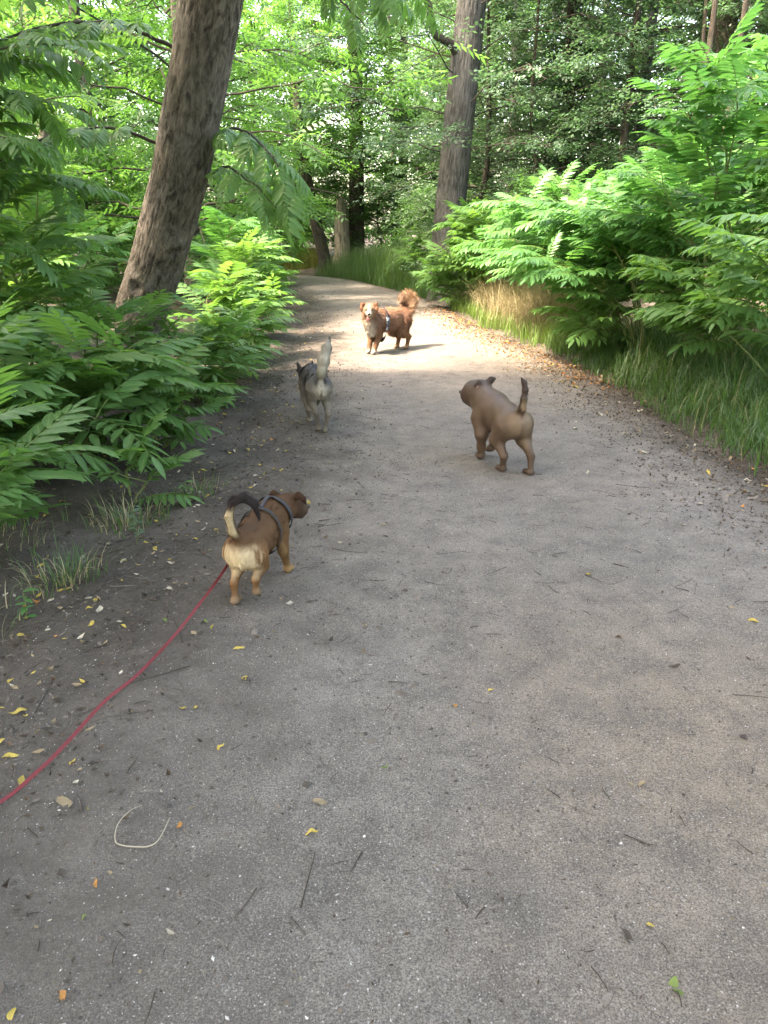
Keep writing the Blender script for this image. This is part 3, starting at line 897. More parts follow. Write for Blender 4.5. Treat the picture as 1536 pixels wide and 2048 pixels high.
# --- trees of the wood
WOOD = 'tall trees of the wood behind'
spots = [('fresh_a', -3.75, 15.6, 0.4, 1.0, 'light green layered tree overhanging the left bend of the path'),
         ('fresh_b', -7.2, 12.6, 2.0, 1.0, 'light green tree left of the leaning trunk, behind the shrubs'),
         ('mid_b', -6.0, 8.8, 3.0, 0.45, 'dark leaved tree at the left edge beside the leaning trunk'),
         ('fresh_a', -6.6, 19.5, 4.1, 1.05, 'light green tree deep behind the leaning trunk'),
         ('fresh_b', -4.6, 23.2, 5.2, 0.95, 'light green tree overhanging the inner side of the far bend'),
         ('grey_a', 3.4, 22.6, 1.0, 1.0, 'grey green tree just behind the tall straight trunk'),
         ('grey_a', 6.6, 21.5, 3.1, 1.05, 'grey green tree between the two ivy clad trunks'),
         ('grey_b', 5.0, 17.4, 2.2, 1.0, 'small grey green tree before the slender ivy clad trunk'),
         ('grey_b', 2.4, 19.6, 4.0, 0.8, 'small grey green tree beside the base of the tall straight trunk'),
         ('mid_a', 0.6, 31.5, 0.8, 1.0, 'dark green tree straight behind the far bend'),
         ('mid_b', -3.4, 32.0, 2.6, 1.0, 'green tree behind the thin dark leaning trunk'),
         ('fresh_a', -1.2, 34.0, 1.5, 1.1, 'light green tree behind the pale broken trunk'),
         ('mid_a', 9.3, 18.0, 2.0, 0.95, 'dark green tree at the right edge of the wood'),
         ('fresh_b', 8.3, 13.2, 3.6, 0.9, 'light green tree beyond the right hand shrubs at the edge')]
for key, x, y, a, s, lab in spots:
    put_tree(key, x, y, a, s, 'woodland_tree', lab, WOOD)
far = [('fresh_a', -10.5, 17), ('mid_b', -9.3, 23), ('fresh_b', -12.5, 27), ('mid_a', -7.3, 31.5), ('fresh_a', -11, 34), ('mid_b', -15, 22), ('fresh_b', -5.4, 37.0), ('mid_a', 3.8, 31), ('grey_a', 7.2, 28), ('mid_b', 10.6, 25),
       ('grey_a', 13, 21), ('mid_a', 12.5, 31), ('fresh_b', 4.2, 37), ('mid_b', 8.8, 36), ('grey_a', 16, 28), ('mid_a', -15, 38), ('fresh_a', 0.6, 40), ('mid_b', 16.5, 36), ('mid_a', -9.8, 42), ('fresh_a', -19, 31)]
rr = np.random.default_rng(9)
for key, x, y in far:
    put_tree(key, x, y, rr.uniform(0, 6.28), rr.uniform(0.9, 1.2), 'woodland_tree', 'tall tree merging with its neighbours in the deep wood behind', 'trees merging in the deep wood')
# the trees beside and behind the walker, whose crowns shade the near path
for key, x, y, s in [('over_a', -6.4, -1.4, 1.0), ('over_b', -6.6, 2.2, 1.0), ('over_a', -3.6, -4.2, 1.0), ('over_b', 4.9, -2.0, 0.95), ('over_b', -3.6, -1.0, 0.9), ('over_b', -9.0, 0.5, 1.1), ('over_a', -8.2, -5.5, 1.1)]:
    t = put_tree(key, x, y, rr.uniform(0, 6.28), s * 0.97, 'woodland_tree', 'tall tree on the near verge whose crown shades the path', 'trees beside the near path', 1.3)
for key, x, y, s, lab in [('bush_a', -3.4, 21.2, 0.8, 'low light green bush on the left verge before the far bend'), ('bush_b', 1.6, 22.0, 0.9, 'low dark green bush behind the grass mound'),
                     ('bush_a', -3.6, 29.8, 0.9, 'light green bush beyond the far bend, left of the thin dark trunk'), ('bush_b', -0.2, 30.2, 1.0, 'dark green bush right of the trunks at the bend'),
                     ('bush_a', -6.0, 16.8, 1.0, 'light green bush under the layered tree on the left'), ('bush_a', 5.9, 10.4, 1.0, 'light green bush deep behind the right hand shrubs'),
                     ('bush_b', 3.2, 16.4, 0.9, 'dark green bush between the tall straight trunk and the right hand shrubs'), ('bush_a', -7.5, 25.5, 1.0, 'light green bush inside the far bend on the left'),
                     ('bush_b', 1.6, 26.0, 1.0, 'dark green bush behind the mound near the bend'), ('bush_b', 6.4, 7.6, 0.9, 'dark green bush at the right edge behind the tallest shoots')]:
    put_tree(key, x, y, rr.uniform(0, 6.28), s, 'woodland_bush', lab)['category'] = 'bush'

# far wood that reads as one mass
r = np.random.default_rng(14)
n = 11500
a = np.where(np.arange(n) < 5600, r.uniform(R(35), R(145), n), r.uniform(R(140), R(400), n))
d = np.where(np.arange(n) < 5600, r.uniform(38, 62, n), r.uniform(20, 34, n))
Pq = np.stack([np.cos(a) * d, 2 + np.sin(a) * d, 0.3 + 15 * r.beta(1.1, 1.5, n)], 1)
az = r.uniform(0, 6.28, n)
mb = MB(); scatter_sprays(mb, SPR_PIN, Pq, np.stack([np.cos(az), np.sin(az), r.normal(-0.2, 0.3, n)], 1), r.uniform(2.2, 4.0, n), r, 0.6)
tag(link('far_wood', mb.mesh('far_wood', M['crown_mid'])), 'dense green wood closing in all round beyond the trees, one leafy mass', 'wood', kind='stuff')
# ------------------------------------------------------------------ shrubs with big pinnate leaves
SH_L = 'fern like shrubs on the left verge'
SH_R = 'shrubs with long pinnate leaves on the right verge'
def shrub_auto(label, x, y, h, n, az0, spread, reach, bank, seed, group, scale=1.0, spacing=0.08, droop=0.25, bias=None, rise=0.12, mat='stem', lim=300, hmin=0.45, first=0.18):
    r = np.random.default_rng(seed)
    zb = float(surf_z(x, y)[0])
    stems = []
    for q in range(n):
        az = az0 + R(r.uniform(-spread, spread))
        hh = h * r.uniform(hmin, 1.0) if q else h
        rc = reach * r.uniform(0.4, 1.1) * (1.25 - 0.5 * hh / h)
        b = (x + r.normal(0, 0.07), y + r.normal(0, 0.07), zb - 0.03)
        stems.append(arch_stem(b, az, rc, hh, r, droop))
    return shrub('fern_like_shrub', label, (x, y), stems, bank, r, group, spacing, scale, rise, first=first, bias=bias, mat=mat, lim=lim)

left = [
 ('nearest big leaved shrub at the left edge of the picture, over dark soil', -2.10, 3.25, 0.85, 6, 10, 90, 0.45, BIG, 0.80, 0.075),
 ('broad drooping leaves low at the left edge, behind the nearest shrub', -2.35, 4.15, 1.00, 7, -10, 90, 0.55, BIG, 0.95, 0.08),
 ('spreading shrub with the widest arching leaves, before the leaning trunk', -2.05, 5.0, 0.85, 8, -20, 80, 0.65, BIG, 1.0, 0.07),
 ('small upright shoot with a few long leaflets beside the grass tufts', -1.42, 4.35, 0.40, 2, -60, 50, 0.14, BIG, 0.62, 0.07),
 ('low shrub reaching over the dark dirt towards the curly tailed dog', -1.72, 5.35, 0.62, 6, -30, 70, 0.45, BIG, 0.75, 0.065),
 ('leafy shrub with upright stems filling the left edge below the drooping tiers', -3.15, 6.4, 2.35, 9, -10, 110, 0.7, BIG, 1.0, 0.10),
 ('tall leafy shrub at the left edge beside the leaning trunk', -3.3, 5.6, 1.95, 8, -20, 100, 0.7, BIG, 1.0, 0.09),
 ('shrub at the very foot of the leaning trunk', -2.55, 6.6, 1.05, 8, -30, 100, 0.6, BIG, 0.9, 0.075),
 ('shrub right of the leaning trunk, leaning to the grey dog', -1.85, 7.0, 0.80, 8, -15, 75, 0.55, MID, 0.85, 0.065),
 ('low shrub on the verge left of the grey running dog', -1.62, 8.1, 0.72, 7, -10, 80, 0.45, MID, 0.8, 0.065),
 ('shrub behind the leaning trunk with leaves over the path edge', -2.0, 9.3, 1.15, 9, 0, 70, 0.75, MID, 0.9, 0.075),
 ('glossy leaved shrub bulging over the path, left of the dog that faces us', -2.1, 10.8, 1.45, 9, 0, 70, 0.85, MID, 0.95, 0.08),
 ('taller light green shrub behind the glossy bulging one', -2.6, 12.6, 1.85, 9, 0, 80, 0.9, YOUNG, 0.95, 0.085),
 ('light green shrub where the path begins to bend', -3.2, 14.6, 1.9, 9, 10, 90, 0.9, YOUNG, 1.0, 0.09),
 ('tall shrub deep behind the leaning trunk on its left', -4.3, 9.2, 2.3, 9, -20, 120, 0.9, MID, 1.05, 0.10),
 ('tall dark shrub at the left edge, rear row', -4.8, 7.4, 2.2, 9, -20, 120, 0.9, MID, 1.05, 0.10),
 ('light green shrub in the rear row, seen left of the leaning trunk', -4.6, 11.6, 2.2, 9, -20, 120, 0.9, YOUNG, 1.05, 0.10),
 ('far light green shrub at the inside of the bend', -4.3, 17.6, 1.9, 8, 10, 120, 0.9, YOUNG, 1.1, 0.10),
 ('low leaves filling the gap under the widest arching leaves', -2.5, 4.6, 0.55, 7, -30, 120, 0.5, BIG, 0.75, 0.06),
 ('low leaves at the foot of the tall left edge shrub', -3.0, 4.5, 1.05, 7, -10, 120, 0.5, BIG, 0.9, 0.075),
]
for q, (lab, x, y, h, n, az, sp, rc, bank, sc, spc) in enumerate(left):
    shrub_auto(lab, x, y, h, n, R(az), sp, rc, bank, 500 + q, SH_L, sc * 1.1, spc * 1.45, bias=(0.5, -0.45, 0))
right = [
 ('tallest light green shoots at the right edge, above everything near', 3.30, 7.9, 3.55, 11, 175, 75, 0.9, TIER, 1.0, 0.085, 0.34),
 ('dark lower branches at the right edge over the long grass', 3.45, 6.4, 1.85, 9, 170, 60, 1.2, TIERG, 1.0, 0.09, 0.45),
 ('spreading sunlit shrub before the tallest shoots', 2.95, 9.0, 2.30, 11, 178, 60, 1.55, TIER, 1.0, 0.08, 0.36),
 ('wide sunlit shrub overhanging the grass in mid row', 2.95, 10.3, 2.15, 11, 182, 55, 1.65, TIER, 1.0, 0.08, 0.36),
 ('sunlit shrub above the patch of dry grass', 3.10, 11.9, 2.00, 11, 182, 60, 1.5, TIER, 1.0, 0.08, 0.50),
 ('sunlit shrub left of and above the dry grass', 2.85, 13.6, 1.95, 10, 185, 60, 1.4, TIER, 1.0, 0.08, 0.50),
 ('rear sunlit shrub right of the dry grass patch', 4.2, 11.0, 2.6, 10, 180, 90, 1.1, TIER, 1.05, 0.095, 0.3),
 ('tall rear shrub at the right edge', 4.6, 9.2, 3.6, 10, 180, 90, 1.0, TIER, 1.05, 0.095, 0.3),
 ('dark shrub deep in the shade at the right edge', 4.3, 7.4, 2.4, 9, 180, 90, 0.9, TIERG, 1.0, 0.09, 0.3),
 ('drooping shrub with leaves stacked in tiers before the tall grey trunk', 2.05, 14.9, 2.15, 12, 190, 80, 1.1, TIERG, 1.0, 0.075, 0.25),
 ('low drooping shrub touching the path behind the red brown dog', 1.50, 15.4, 1.25, 8, 190, 80, 0.6, TIERG, 0.9, 0.075, 0.2),
 ('shrub behind the dry grass with upright shoots', 3.5, 14.4, 2.4, 10, 180, 90, 1.0, TIER, 1.05, 0.09, 0.3),
 ('small shrub behind the grass mound far down the path', 1.3, 20.6, 1.45, 8, 180, 120, 0.7, MID, 1.1, 0.085, 0.2),
 ('rear row shrub in front of the slender ivy clad trunk', 4.6, 15.8, 2.4, 8, 180, 120, 0.9, YOUNG, 1.1, 0.10, 0.2),
 ('low leaves under the sunlit shrub, hanging to the long grass', 2.9, 9.4, 1.15, 9, 180, 60, 0.8, TIERG, 0.9, 0.08, 0.4),
 ('low shaded leaves behind the long grass near the right edge', 3.4, 7.6, 1.4, 9, 175, 60, 0.9, TIERG, 0.95, 0.08, 0.4),
 ('leafy shrub in the second row between the sunlit bank and the tallest shoots', 3.7, 9.9, 2.55, 10, 180, 80, 1.1, TIER, 1.0, 0.09, 0.35),
]
for q, (lab, x, y, h, n, az, sp, rc, bank, sc, spc, fst) in enumerate(right):
    shrub_auto(lab, x, y, h, n, R(az), sp, rc, bank, 700 + q, SH_R, sc * 1.05, spc * 1.45, bias=(-0.6, -0.3, 0), droop=0.3, first=fst, rise=0.06)

# young tree at the left edge whose tiers of big leaves hang into the picture
def tier_tree(label, x, y, H, tips, bank, seed, sc, spc):
    r = np.random.default_rng(seed)
    zb = float(surf_z(x, y)[0])
    stems = []
    for (tx, ty, tz, z0) in tips:
        a = np.array([x, y, z0]); b = np.array([tx, ty, tz])
        m = (a + b) / 2 + np.array([0, 0, 0.22])
        stems.append([a, (a + m) / 2 + [0, 0, 0.08], m, (m + b) / 2 + [0, 0, 0.06], b])
    t = shrub('young_tree', label, (x, y), stems, bank, r, None, spc, sc, -0.08, cat='tree', first=0.22, stem_r=0.014, mat='twig', lim=300)
    for q in range(14):                     # hanging strings of green catkins
        st = stems[q % len(stems)]; i_ = r.integers(1, 4); f_ = r.uniform(0, 1)
        p = np.array(st[i_]) * (1 - f_) + np.array(st[i_ + 1]) * f_ - np.array([x, y, zb])
        l_ = r.uniform(0.18, 0.36); tt = np.linspace(0, 1, 26)
        C = p + np.stack([0.02 * np.sin(tt * 2 + q), 0.02 * np.cos(tt * 3 + q), -l_ * tt], 1)
        cm_ = MB(); cm_.add(*tube(C, 0.0045 * (0.55 + 0.45 * np.abs(np.sin(tt * 40))), 5))
        link('catkin', cm_.mesh('catkin', M['stem']), t)
    me, _, _ = trunk_mesh('trunk', [(0, 0, -0.1), (0.03, 0.02, H * 0.4), (0.0, 0.0, H)], [0.07, 0.055, 0.02], M['bark_brown'], nu=18, step=0.08, ridge=0.04, lump=0.04, seed=seed)
    link('trunk', me, t)
tier_tree('young tree at the upper left edge with tiers of dark drooping leaves', -3.9, 6.7, 4.2,
          [(-1.9, 5.6, 2.55, 2.2), (-2.3, 5.2, 2.0, 1.7), (-2.0, 6.1, 3.0, 2.7), (-2.6, 5.3, 2.75, 2.5), (-2.2, 6.3, 1.75, 1.5), (-2.9, 5.0, 2.3, 2.0), (-2.5, 6.0, 3.5, 3.1), (-2.2, 5.7, 2.25, 2.0)], TIERG, 801, 0.95, 0.11)
tier_tree('young tree behind the leaning trunk with light hanging leaves', -5.2, 10.4, 5.2,
          [(-3.2, 9.6, 3.3, 2.9), (-3.4, 9.2, 2.6, 2.2), (-3.6, 9.8, 4.2, 3.7), (-4.0, 8.8, 3.4, 3.0), (-4.6, 8.7, 3.9, 3.4), (-3.2, 10.6, 2.9, 2.5), (-4.3, 8.9, 2.6, 2.3)], MID, 802, 1.0, 0.11)
# ------------------------------------------------------------------ grass
def blades(mb, x, y, L, W, r, bend=0.9, az=None, seg=4, lean=None):
    n = len(x)
    z = surf_z(x, y) - 0.01
    az = r.uniform(0, 6.28, n) if az is None else az
    d = np.stack([np.cos(az), np.sin(az), 0 * az], 1)
    sdv = np.stack([-np.sin(az), np.cos(az), 0 * az], 1)
    t = np.linspace(0, 1, seg + 1)
    b = bend * r.uniform(0.35, 1.25, n)
    ang = b[:, None] * t[None] ** 1.3 * 1.5
    st = np.diff(t)[None] * L[:, None]
    h = np.concatenate([np.zeros((n, 1)), np.cumsum(np.sin(0.5 * (ang[:, 1:] + ang[:, :-1])) * st, 1)], 1)
    v = np.concatenate([np.zeros((n, 1)), np.cumsum(np.cos(0.5 * (ang[:, 1:] + ang[:, :-1])) * st, 1)], 1)
    P = np.stack([x, y, z], 1)[:, None] + h[..., None] * d[:, None] + np.stack([0 * v, 0 * v, v], -1)
    w = W[:, None] * (1 - t[None] ** 1.6) * 0.5 + 0.0004
    A = P + w[..., None] * sdv[:, None]; B = P - w[..., None] * sdv[:, None]
    V = np.stack([A, B], 2).reshape(-1, 3)
    k = np.arange(n)[:, None] * (2 * (seg + 1)) + 2 * np.arange(seg)[None]
    Q = np.stack([k, k + 1, k + 3, k + 2], -1).reshape(-1, 4)
    mb.add(V, Q)

def scatter(r, n, x0, x1, y0, y1, keep):
    x = r.uniform(x0, x1, n); y = r.uniform(y0, y1, n)
    m = keep(x, y)
    return x[m], y[m]

r = np.random.default_rng(91)
def verge_right(lo, hi):
    def f(x, y):
        d, s = path_dist(x, y)
        wob = 0.16 * perlin(np.stack([x * 1.3, y * 1.3, 0 * x], 1))
        p = np.clip((d + wob - lo) / 0.35, 0, 1)
        return (s > 0) & (d + wob > lo) & (d < hi) & (np.random.default_rng(3).random(len(x)) < p)
    return f
x, y = scatter(r, 60000, 0.5, 4.4, 3.6, 10.2, verge_right(-0.05, 1.9))
m_ = r.random(len(x)) < np.clip(0.65 + 1.3 * perlin(np.stack([x * 4.5, y * 4.5, 0 * x + 1], 1)), 0.15, 1)
x, y = x[m_], y[m_]
d_, _ = path_dist(x, y)
L = r.uniform(0.18, 0.55, len(x)) * np.clip(0.5 + d_ * 0.9, 0.45, 1.2) * np.clip(0.85 + 0.7 * perlin(np.stack([x * 3.1, y * 3.1, 0 * x + 5], 1)), 0.35, 1.5)
mb = MB(); blades(mb, x, y, L, r.uniform(0.004, 0.012, len(x)), r, 1.15)
tag(link('grass', mb.mesh('grass', M['grass'])), 'long dark green grass arching over the right edge of the path', 'grass', kind='stuff')
m_ = r.random(len(x)) < 0.04
mb = MB(); blades(mb, x[m_], y[m_], L[m_] * 1.15, r.uniform(0.003, 0.007, m_.sum()), r, 1.2)
tag(link('dry_grass', mb.mesh('dry_grass', M['dry_grass'])), 'withered straw blades mixed into the long grass on the right', 'dry grass', kind='stuff')
# pale green shorter grass beyond it
x, y = scatter(r, 42000, 0.2, 3.6, 9.6, 16.5, verge_right(0.02, 1.3))
L = r.uniform(0.12, 0.38, len(x))
mb = MB(); blades(mb, x, y, L, r.uniform(0.005, 0.010, len(x)), r, 0.7)
k = leaf_material('grass_light', (0.085, 0.170, 0.035), (0.150, 0.220, 0.060), (0.18, 0.33, 0.05), 0.34, 0.5, False)
tag(link('grass', mb.mesh('grass', k)), 'pale short grass along the sunlit right edge of the path', 'grass', kind='stuff')
# dry grass patch
x, y = scatter(r, 46000, 1.2, 3.9, 10.6, 15.8, verge_right(0.20, 1.9))
keep = np.hypot((x - 2.2) / 1.0, (y - 12.8) / 2.0) < 1.0 + 0.3 * perlin(np.stack([x * 2, y * 2, 0 * x + 4], 1))
x, y = x[keep], y[keep]
mb = MB(); blades(mb, x, y, r.uniform(0.3, 0.95, len(x)), r.uniform(0.005, 0.011, len(x)), r, 1.25)
tag(link('dry_grass', mb.mesh('dry_grass', M['dry_grass'])), 'patch of tall dry straw coloured grass under the right hand shrubs', 'dry grass', kind='stuff')
# far mound of tall fine grass on the right where the path bends
def far_keep(x, y):
    d, s = path_dist(x, y)
    return (s > 0) & (d > 0.0) & (d < 1.9)
x, y = scatter(r, 36000, -2.6, 2.6, 17.2, 26.0, far_keep)
d_, _ = path_dist(x, y)
mb = MB(); blades(mb, x, y, r.uniform(0.4, 0.95, len(x)) * np.clip(0.45 + d_ * 1.3, 0.4, 1.1), r.uniform(0.008, 0.016, len(x)), r, 0.45)
tag(link('grass', mb.mesh('grass', M['grass'])), 'mound of tall fine grass on the right where the path bends', 'grass', kind='stuff')
# yellowish grass beyond the bend
x, y = scatter(r, 16000, -9, -2.2, 28.2, 33, lambda x, y: path_dist(x, y)[0] > 0.05)
mb = MB(); blades(mb, x, y, r.uniform(0.2, 0.7, len(x)), r.uniform(0.012, 0.022, len(x)), r, 0.5)
k = leaf_material('grass_yellow', (0.17, 0.20, 0.05), (0.30, 0.27, 0.09), (0.28, 0.30, 0.06), 0.34, 0.5, False)
tag(link('grass', mb.mesh('grass', k)), 'yellowish sunlit grass beyond the far bend', 'grass', kind='stuff')
# sparse left verge grass
x, y = scatter(r, 2600, -4.2, -1.0, 2.0, 15, lambda x, y: (path_dist(x, y)[0] > 0.25) & (perlin(np.stack([x * 1.7, y * 1.7, 0 * x + 8], 1)) > 0.05))
mb = MB(); blades(mb, x, y, r.uniform(0.06, 0.24, len(x)), r.uniform(0.003, 0.006, len(x)), r, 0.8)
tag(link('grass', mb.mesh('grass', M['grass'])), 'thin grass scattered under the left hand shrubs', 'grass', kind='stuff')
def tuft(x, y, n, rad, lmax, lab, wilt=False):
    rr = np.random.default_rng(int(abs(x) * 1000))
    z0 = float(surf_z(x, y)[0])
    t = thing('grass_tuft', lab, 'grass tuft', (x, y, z0), 'grass tufts on the left verge')
    a = rr.uniform(0, 6.28, n); q = rad * 1.3 * rr.random(n) ** 0.8
    px, py = x + q * np.cos(a), y + q * np.sin(a)
    for mat, sel, nm in (('grass', slice(0, int(n * 0.66)), 'green_blades'), ('dry_grass', slice(int(n * 0.66), n), 'dry_blades')):
        mb = MB(); blades(mb, px[sel], py[sel], lmax * 0.75 * rr.uniform(0.3, 1, len(px[sel])), rr.uniform(0.0025, 0.0055, len(px[sel])), rr, 1.2, az=a[sel] + rr.normal(0, 0.6, len(px[sel])))
        V, Q, T, C, U = mb.arrays(); m2 = MB(); m2.add(V - np.array([x, y, z0]), Q)
        tag(link(nm, m2.mesh(nm, M[mat]), t), kind='stuff')
tuft(-1.47, 3.22, 170, 0.15, 0.26, 'green grass tuft alone on the dark dirt, left of the leash')
tuft(-1.40, 3.95, 190, 0.17, 0.26, 'pale withered grass tuft under the small upright shoot')
tuft(-1.75, 2.72, 220, 0.22, 0.22, 'grass tuft at the left edge below the bright small seedling')
tuft(-1.12, 4.42, 110, 0.14, 0.20, 'small grass tuft nearest the curly tailed dog')
tuft(-2.0, 3.55, 180, 0.24, 0.24, 'grass tuft in the shade of the nearest big leaved shrub')
tuft(-1.95, 2.35, 200, 0.24, 0.20, 'nearest grass tuft at the left edge of the picture')

# small seedlings
def seedling(x, y, lab, h, mat, seed, n=9):
    rr = np.random.default_rng(seed)
    z0 = float(surf_z(x, y)[0])
    t = thing('seedling', lab, 'seedling', (x, y, z0))
    mb = MB(); P = smooth_path([(0, 0, -0.01), (0.01, 0, h * 0.5), (0.0, 0.01, h)], 8); mb.add(*tube(P, np.linspace(0.0025, 0.001, 8), 5))
    link('stem', mb.mesh('stem', M['stem']), t)
    V, Q, uv = leaflet(0.055, 0.026, 4, 0.25, 0.3)
    lm_ = MB(); lm_.add(V, Q, uv=uv); me = lm_.mesh('leaf', M[mat], uv=True)
    for q in range(n):
        u = 0.25 + 0.75 * q / (n - 1); a = q * 2.4
        link('leaf', me, t, mat=leaf_matrix(P[min(7, int(u * 7))], (math.cos(a), math.sin(a), 0.25), rr.uniform(0.6, 1.15), rr, 0.3))
seedling(-1.50, 2.87, 'bright yellow green seedling in the grass at the left edge', 0.12, 'leaf_young', 1)
seedling(-1.26, 3.62, 'dull grey green seedling before the withered grass tuft', 0.20, 'crown_grey', 2, 14)
seedling(-1.16, 4.25, 'round leaved seedling beside the small grass tuft near the dog', 0.12, 'leaf', 3)
seedling(-1.95, 3.0, 'green seedling under the nearest big leaved shrub', 0.15, 'leaf', 4)

# ------------------------------------------------------------------ litter, twigs, gravel
k = NT('litter')
att = k.n('ShaderNodeVertexColor', layer_name='Col').outputs['Color']
M['litter'] = k.done(k.bsdf(k.mix(k.math('MULTIPLY', k.noise(60, 3, vec=k.pos()), 0.5), att, (0.03, 0.024, 0.018)), 0.75, None, 0.2))
k = NT('pebble')
att = k.n('ShaderNodeVertexColor', layer_name='Col').outputs['Color']
M['pebble'] = k.done(k.bsdf(att, 0.8, None, 0.3))
PAL = {'brown': (0.085, 0.055, 0.034), 'dark': (0.055, 0.044, 0.034), 'tan': (0.26, 0.20, 0.12), 'grey': (0.17, 0.15, 0.13), 'yellow': (0.43, 0.33, 0.075), 'orange': (0.42, 0.19, 0.055), 'green': (0.13, 0.19, 0.05), 'pale': (0.42, 0.38, 0.29)}

def flakes(mb, x, y, L, cols, r, curl=0.3, asp=0.5):
    """small curled leaf pieces lying on the surface: 2 x 3 vertices each."""
    n = len(x)
    z = surf_z(x, y) + 0.0035
    a = r.uniform(0, 6.28, n)
    d = np.stack([np.cos(a), np.sin(a), r.normal(0, 0.16, n)], 1)
    s = np.stack([-np.sin(a), np.cos(a), r.normal(0, 0.2, n)], 1)
    W = L * asp * r.uniform(0.5, 1.2, n)
    P = np.stack([x, y, z], 1)
    c = np.abs(r.normal(0, curl, n)) * L
    up = np.array([0, 0, 1.0])
    def pt(u, v, h): return P + d * (L * u)[:, None] + s * (W * v)[:, None] + up * (h)[:, None]
    V = np.stack([pt(-0.5, 0, c * 0.8), pt(-0.08, 0.5, c * 0.5), pt(0.0, 0.0, 0 * c), pt(-0.05, -0.5, c * 0.6), pt(0.5, 0.02, c)], 1).reshape(-1, 3)
    k = np.arange(n)[:, None] * 5
    T = np.concatenate([k + [0, 2, 1], k + [0, 3, 2], k + [1, 2, 4], k + [2, 3, 4]], 0)
    mb.add(V, None, T, col=np.repeat(cols, 5, 0))

def pal(r, n, weights):
    names = list(weights)
    w = np.array([weights[q] for q in names], float)
    c = np.array([PAL[q] for q in names])[r.choice(len(names), n, p=w / w.sum())]
    return c * r.uniform(0.7, 1.3, (n, 1))

r = np.random.default_rng(17)
mb = MB()
def band(side, lo, hi):
    def f(x, y):
        d, s = path_dist(x, y)
        q = d + 0.22 * perlin(np.stack([x * 1.1, y * 1.1, 0 * x + 2], 1))
        c = (lo + hi) / 2
        return (s * side > 0) & (r.random(len(x)) < np.exp(-((q - c) / (0.5 * (hi - lo))) ** 2))
    return f
x, y = scatter(r, 21000, -4.5, 0.2, 0.6, 22, band(-1, -0.60, 0.55))
flakes(mb, x, y, r.uniform(0.012, 0.045, len(x)), pal(r, len(x), dict(brown=5, dark=5, tan=2.2, grey=2.4, yellow=0.6, pale=0.9, orange=0.3)), r)
x, y = scatter(r, 13000, 0.4, 3.6, 1.5, 22, band(1, -0.42, 0.25))
flakes(mb, x, y, r.uniform(0.012, 0.045, len(x)), pal(r, len(x), dict(brown=6, dark=6, tan=1.5, grey=2.0, orange=0.8, pale=0.4)), r)
x, y = scatter(r, 26000, 0.8, 3.8, 2.2, 9.0, band(1, -0.75, 0.35))
flakes(mb, x, y, r.uniform(0.006, 0.03, len(x)), pal(r, len(x), dict(brown=6, dark=6, tan=1.3, grey=3.0, pale=0.4)), r)
x, y = scatter(r, 9000, -3.0, 0.2, 1.2, 9.0, band(-1, -0.9, 0.1))
flakes(mb, x, y, r.uniform(0.006, 0.03, len(x)), pal(r, len(x), dict(brown=4, dark=8, tan=1.5, grey=2.2, yellow=0.25, pale=0.4)), r)
x, y = scatter(r, 9000, 0.4, 2.6, 7.6, 15.5, band(1, -0.62, 0.02))
flakes(mb, x, y, r.uniform(0.018, 0.05, len(x)), pal(r, len(x), dict(orange=7, tan=3, yellow=0.6, brown=2.5, pale=0.8)), r)
x, y = scatter(r, 13000, -2.6, 2.8, 0.7, 9, lambda x, y: path_dist(x, y)[0] < 0.0)
flakes(mb, x, y, r.uniform(0.003, 0.014, len(x)), pal(r, len(x), dict(brown=4, dark=7, tan=2.0, grey=2)), r, 0.15)
x, y = scatter(r, 2600, -2.6, 2.6, 8, 22, lambda x, y: path_dist(x, y)[0] < 0.0)
flakes(mb, x, y, r.uniform(0.006, 0.02, len(x)), pal(r, len(x), dict(brown=4, dark=4, tan=3.0, grey=3, orange=0.6)), r)
tag(link('leaf_litter', mb.mesh('leaf_litter', M['litter'], smooth=False, color=True)), 'brown crumbled leaf litter along both path edges', 'leaf litter', kind='stuff')

mb = MB()
def twigs(n, x0, x1, y0, y1, l0, l1):
    for q in range(n):
        x, y = r.uniform(x0, x1), r.uniform(y0, y1)
        a = r.uniform(0, 6.28); L = r.uniform(l0, l1) * (0.5 + r.random())
        d = np.array([math.cos(a), math.sin(a)]); nn = np.array([-d[1], d[0]])
        k_ = r.normal(0, 0.16)
        pts = np.array([np.array([x, y]) + d * L * u + nn * L * k_ * (u - u * u) * 4 * 0.3 for u in (-0.5, -0.15, 0.2, 0.5)])
        z = surf_z(pts[:, 0], pts[:, 1]) + r.uniform(0.001, 0.006)
        V, Q, T = tube(np.column_stack([pts, z]), np.linspace(1, 0.5, 4) * r.uniform(0.0008, 0.0024), 4)
        mb.add(V, Q, T, col=np.array(PAL['dark' if r.random() < 0.75 else 'grey']) * r.uniform(0.6, 1.3))
twigs(900, -2.4, 2.4, 0.8, 5.5, 0.012, 0.06)
twigs(120, -2.4, 2.4, 0.8, 5.5, 0.05, 0.12)
twigs(420, -2.6, 2.9, 3.0, 12, 0.04, 0.16)
twigs(260, -2.4, -0.7, 2.0, 9, 0.05, 0.2)
tag(link('twigs', mb.mesh('twigs', M['litter'], color=True)), 'small dark twigs and stalks strewn over the path', 'twigs', kind='stuff')

